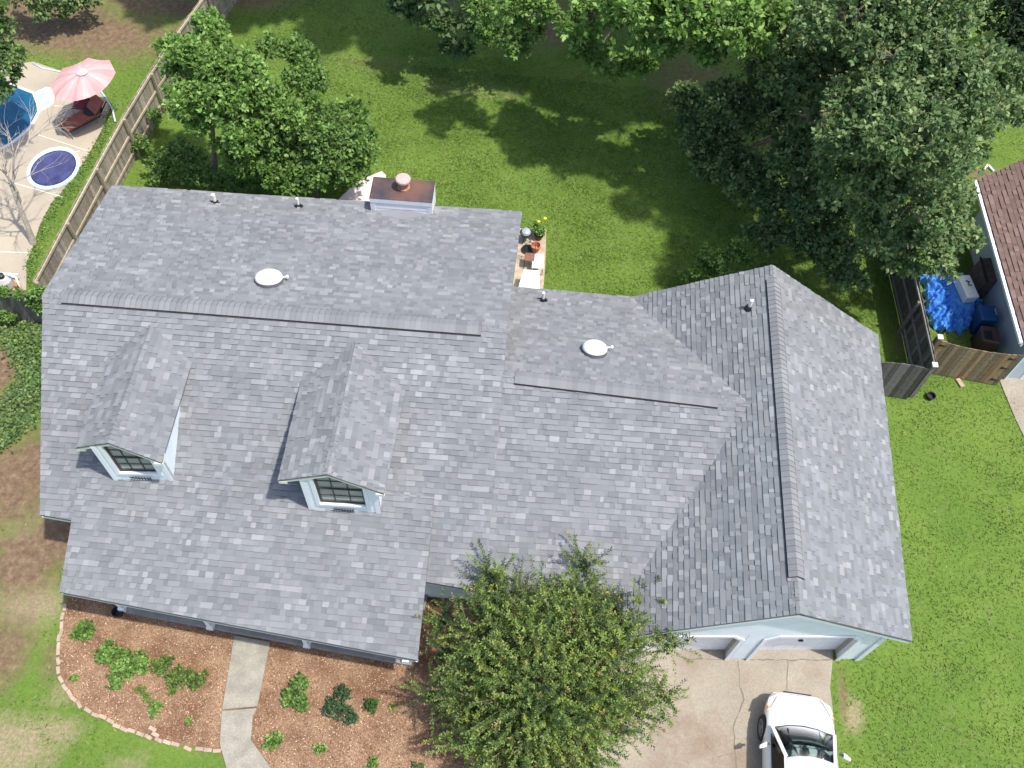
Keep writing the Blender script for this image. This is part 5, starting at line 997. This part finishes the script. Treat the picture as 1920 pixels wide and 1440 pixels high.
# ------------------------------------------------------------------ car
def car():
    f0 = P(1496, 1300, .55); Lc, hw = 4.5, .90; fx = f0[0]; fy = f0[1]; hd = -0.035
    ca, sa2 = math.cos(hd), math.sin(hd)
    W = lambda x, s, z: A3(fx + x * ca + s * sa2 * 1.0, fy - s * ca + x * sa2, z)
    th = thing('parked_car', W(0, 2.2, 0), 'white saloon car parked nose in on the driveway', 'car')
    paint = mat('white_car_paint', (.80, .80, .80), rough=.25, coat=.6)
    st = [(0.0, .50, .52, .50), (.05, .62, .62, .58), (.18, .74, .70, .66), (.40, .82, .76, .71), (.70, .875, .82, .76), (1.0, .895, .88, .82), (1.4, .90, .93, .88), (2.0, .90, .95, .91), (3.0, .90, .96, .92), (3.7, .895, .99, .94), (4.1, .86, .99, .93), (4.35, .78, .95, .88), (4.45, .66, .80, .74)]
    V = []; F = []; m_ = 15
    for s, h, zc, ze in st:
        zl = .20 if .1 < s < 4.3 else .30
        half = [(0, zc), (h * .35, zc - .004), (h * .68, zc - .02), (h * .88, ze), (h * .985, ze - .12), (h, .52), (h * .985, .36), (h * .9, zl)]
        sec = [(-x, z) for x, z in half[::-1]] + half[1:]
        V += [W(x, s, z) for x, z in sec]
    for i in range(len(st) - 1):
        for j in range(m_ - 1): F.append((i * m_ + j, i * m_ + j + 1, (i + 1) * m_ + j + 1, (i + 1) * m_ + j))
        F.append((i * m_ + m_ - 1, i * m_, (i + 1) * m_, (i + 1) * m_ + m_ - 1))
    F.append(tuple(range(m_))[::-1]); F.append(tuple((len(st) - 1) * m_ + j for j in range(m_)))
    body = mesh('body', V, F, paint, th, smooth=True, sub=2)
    bm2 = bmesh.new(); bm2.from_mesh(body.data); bmesh.ops.recalc_face_normals(bm2, faces=bm2.faces); bm2.to_mesh(body.data); bm2.free()
    # wheel arches cut with a boolean, then baked
    cut = MB()
    for s in (.92, 3.55): cut.tube([W(-1.2, s, .34), W(-.62, s, .34)], .365, 28); cut.tube([W(.62, s, .34), W(1.2, s, .34)], .365, 28)
    co = cut.build('cutter', paint, th); bm2 = bmesh.new(); bm2.from_mesh(co.data); bmesh.ops.recalc_face_normals(bm2, faces=bm2.faces); bm2.to_mesh(co.data); bm2.free()
    md = body.modifiers.new('b', 'BOOLEAN'); md.object = co; md.operation = 'DIFFERENCE'; md.solver = 'EXACT'; bpy.context.view_layer.update()
    dg = bpy.context.evaluated_depsgraph_get(); nm_ = bpy.data.meshes.new_from_object(body.evaluated_get(dg)); body.modifiers.clear(); body.data = nm_; bpy.data.objects.remove(co)
    nm_.polygons.foreach_set('use_smooth', [True] * len(nm_.polygons))
    tyre = mat('tyre_rubber', (.02, .02, .02), rough=.8); rim = mat('alloy_rim', (.45, .45, .46), rough=.3, metal=.7)
    for s in (.92, 3.55):
        for sg in (-1, 1):
            wv = MB(); pr = [(.20, -.09), (.29, -.10), (.315, -.07), (.315, .07), (.29, .10), (.20, .09)]
            c_ = W(sg * .80, s, .315); ax = W(1, 0, 0) - W(0, 0, 0); ax /= np.linalg.norm(ax); e2_ = A3(0, 0, 1); e1_ = np.cross(ax, e2_)
            def ringm(prof, k=28):
                VV = [c_ + ax * t_ * sg + r * (math.cos(a_) * e1_ + math.sin(a_) * e2_) for r, t_ in prof for a_ in np.arange(k) * 2 * math.pi / k]
                return VV, [(i * k + j, i * k + (j + 1) % k, (i + 1) * k + (j + 1) % k, (i + 1) * k + j) for i in range(len(prof) - 1) for j in range(k)]
            wv.add(*ringm(pr)); w_ = wv.build('wheel', tyre, th, smooth=True)
            rm = MB(); VV, FF = ringm([(.21, .04), (.215, .092), (.195, .095), (.19, .05)]); rm.add(VV, FF)
            for k5 in range(5): a_ = k5 * 2 * math.pi / 5 + .3; rm.bar(c_ + ax * .07 * sg, c_ + ax * .085 * sg + .2 * (math.cos(a_) * e1_ + math.sin(a_) * e2_), .05, .03, up=ax)
            rm.tube([c_ + ax * .03 * sg, c_ + ax * .1 * sg], .05, 12); rm.build('rim', rim, w_)
            dk = MB(); dk.tube([c_ + ax * .0 * sg, c_ + ax * .035 * sg], .2, 20); dk.build('brake_disc', M_BLACK, w_)
    # cabin: roof panel, pillars, glass
    b0 = [(-.70, 1.02), (-.36, .94), (0, .915), (.36, .94), (.70, 1.02)]; t0 = [(-.54, 1.78), (-.28, 1.72), (0, 1.705), (.28, 1.72), (.54, 1.78)]; ZB, ZT = .90, 1.38
    def strip(lo, hi, zl, zh, nm, m, zc=(0, 0)):
        k = len(lo); V = [W(x, s, zl(x) if callable(zl) else zl) for x, s in lo] + [W(x, s, zh(x) if callable(zh) else zh) for x, s in hi]
        o = mesh(nm, V, [(i, i + 1, k + i + 1, k + i) for i in range(k - 1)], m, th, smooth=True); md = o.modifiers.new('s', 'SOLIDIFY'); md.thickness = .012; return o
    zt = lambda x: ZT + .03 * (1 - (x / .6) ** 2); zb = lambda x: ZB + .02
    glass = mat('car_glass', (.1, .1, .1), alpha=(.62, .72, .68))
    strip(b0, t0, zb, zt, 'windscreen', glass)
    rb0 = [(-.66, 3.85), (-.3, 3.93), (0, 3.95), (.3, 3.93), (.66, 3.85)]; rt0 = [(-.52, 3.12), (-.28, 3.16), (0, 3.17), (.28, 3.16), (.52, 3.12)]
    strip(rb0, rt0, zb, zt, 'rear_window', glass)
    # roof panel
    V = []; F = []; xs_ = [-.60, -.54, -.28, 0, .28, .54, .60]; N = 6
    for r in range(N + 1):
        f = r / N
        for x in xs_:
            s0 = 1.70 + .08 * (x / .54) ** 2; s1 = 3.18 - .05 * (x / .54) ** 2; V.append(W(x, s0 + (s1 - s0) * f, (ZT + .04 * (1 - (x / .6) ** 2) + .035 * math.sin(math.pi * f)) if abs(x) < .58 else ZT - .045))
    for r in range(N):
        for j in range(6): F.append((r * 7 + j, r * 7 + j + 1, (r + 1) * 7 + j + 1, (r + 1) * 7 + j))
    o = mesh('roof', V, F, paint, th, smooth=True); md = o.modifiers.new('s', 'SOLIDIFY'); md.thickness = .03; md.offset = -1
    for sg in (-1, 1):
        V = [W(sg * .80, 1.15, .9), W(sg * .80, 3.75, .93), W(sg * .60, 3.1, ZT - .03), W(sg * .60, 1.8, ZT - .03)]; o = mesh('side_window', V, [(0, 1, 2, 3)], glass, th); md = o.modifiers.new('s', 'SOLIDIFY'); md.thickness = .01
        pl_ = MB(); pl_.bar(W(sg * .76, .98, .88), W(sg * .58, 1.76, ZT + .0), .09, .05); pl_.bar(W(sg * .79, 2.35, .88), W(sg * .60, 2.35, ZT - .02), .05, .09); pl_.bar(W(sg * .74, 3.85, .9), W(sg * .57, 3.15, ZT), .12, .06); pl_.bar(W(sg * .60, 1.76, ZT - .01), W(sg * .60, 3.15, ZT - .01), .05, .05); pl_.build('pillar', paint, th, bevel=.012)
        mr = MB(); mr.hexa([W(sg * .92, 1.38, .90), W(sg * 1.10, 1.48, .90), W(sg * 1.10, 1.58, .90), W(sg * .92, 1.52, .90)], [W(sg * .92, 1.38, 1.03), W(sg * 1.10, 1.50, 1.01), W(sg * 1.10, 1.58, 1.01), W(sg * .92, 1.52, 1.03)]); mo = mr.build('wing_mirror', paint, th, bevel=.03)
        MB().bar(W(sg * .84, 1.42, .93), W(sg * .95, 1.46, .94), .05, .04).build('bracket', M_BLACK, mo)
        hl = MB(); hl.add([W(sg * .52, .115, .665), W(sg * .76, .24, .655), W(sg * .845, .56, .70), W(sg * .74, .52, .765), W(sg * .60, .26, .735)], [(0, 1, 2, 3, 4)] if sg > 0 else [(4, 3, 2, 1, 0)]); ho = hl.build('headlight', mat('headlight_lens', (.72, .70, .62), rough=.12), th); md = ho.modifiers.new('s', 'SOLIDIFY'); md.thickness = .03; md.offset = 0.6
        am = MB(); am.add([W(sg * .815, .44, .69), W(sg * .858, .56, .70), W(sg * .83, .55, .725), W(sg * .80, .46, .72)], [(0, 1, 2, 3)] if sg > 0 else [(3, 2, 1, 0)]); ao = am.build('indicator', mat('amber_lens', (.65, .25, .03), rough=.2), ho); md = ao.modifiers.new('s', 'SOLIDIFY'); md.thickness = .025; md.offset = 1
        MB().tube([W(sg * .903, 1.25, .86), W(sg * .903, 1.25, .35)], .004, 4).build('door_seam', M_BLACK, th)
    # cowl, dash, seats
    cw2 = MB(); lo = [(-.72, .99), (-.36, .90), (0, .87), (.36, .90), (.72, .99)]; hi = [(-.70, 1.09), (-.36, 1.02), (0, 1.0), (.36, 1.02), (.70, 1.09)]
    V = [W(x, s, .905 - abs(x) * .04) for x, s in lo] + [W(x, s, .955 - abs(x) * .02) for x, s in hi]; mesh('cowl', V, [(i, i + 1, 6 + i, 5 + i) for i in range(4)], mat('cowl_black', (.03, .03, .05), rough=.5), th)
    MB().hexa([W(-.72, 3.9, .93), W(.72, 3.9, .93), W(.72, 1.05, .90), W(-.72, 1.05, .90)], [W(-.72, 3.9, .975), W(.72, 3.9, .975), W(.72, 1.05, .965), W(-.72, 1.05, .965)]).build('interior', mat('dark_interior', (.035, .035, .04), rough=.8), th)
    MB().hexa([W(-.66, 1.35, .966), W(.66, 1.35, .966), W(.66, 1.03, .966), W(-.66, 1.03, .966)], [W(-.64, 1.33, 1.0), W(.64, 1.33, 1.0), W(.62, 1.1, .985), W(-.62, 1.1, .985)]).build('dashboard', mat('grey_dash', (.22, .24, .23), rough=.6), th, bevel=.02)
    for sg in (-1, 1): MB().hexa([W(sg * .34 - .24, 2.2, .966), W(sg * .34 + .24, 2.2, .966), W(sg * .34 + .24, 1.7, .966), W(sg * .34 - .24, 1.7, .966)], [W(sg * .34 - .2, 2.25, 1.27), W(sg * .34 + .2, 2.25, 1.27), W(sg * .34 + .2, 2.12, 1.27), W(sg * .34 - .2, 2.12, 1.27)]).build('seat', mat('beige_seat', (.33, .33, .30), rough=.8), th, bevel=.03)
    b = MB(); b.tube([W(-.34 + .18 * math.cos(a_), 1.42 + .06 * math.sin(a_), 1.08 + .16 * math.sin(a_)) for a_ in np.arange(17) * math.pi / 8], .012, 6, cap=False); b.build('steering_wheel', M_BLACK, th)
    MB().bar(W(-.1, 1.7, 1.33), W(.1, 1.7, 1.33), .02, .05).build('rear_view_mirror', M_BLACK, th)
    b = MB(); b.lathe(W(0, .1, .665), [(.03, 0), (.03, .004)], 14); b.build('emblem', M_METAL, th)
    for sg in (-1, 1): MB().tube([W(sg * .50, .16, .700), W(sg * .60, .45, .772), W(sg * .66, .75, .812), W(sg * .70, .98, .868)], .004, 4).build('bonnet_seam', mat('seam_grey', (.25, .25, .26), rough=.8), th)
    MB().tube([W(-.50, .16, .700), W(-.25, .10, .690), W(0, .085, .688), W(.25, .10, .690), W(.50, .16, .700)], .004, 4).build('bonnet_seam', mat('seam_grey', (.25, .25, .26), rough=.8), th)
    for xa_ in (-.42, .12): MB().tube([W(xa_, 1.0, .965), W(xa_ + .25, 1.12, 1.0), W(xa_ + .5, 1.16, 1.03)], .008, 5).build('wiper', M_BLACK, th)
    b = MB(); b.bar(W(-.35, -.012, .47), W(.35, -.012, .47), .02, .1); b.build('grille', M_BLACK, th)
car()
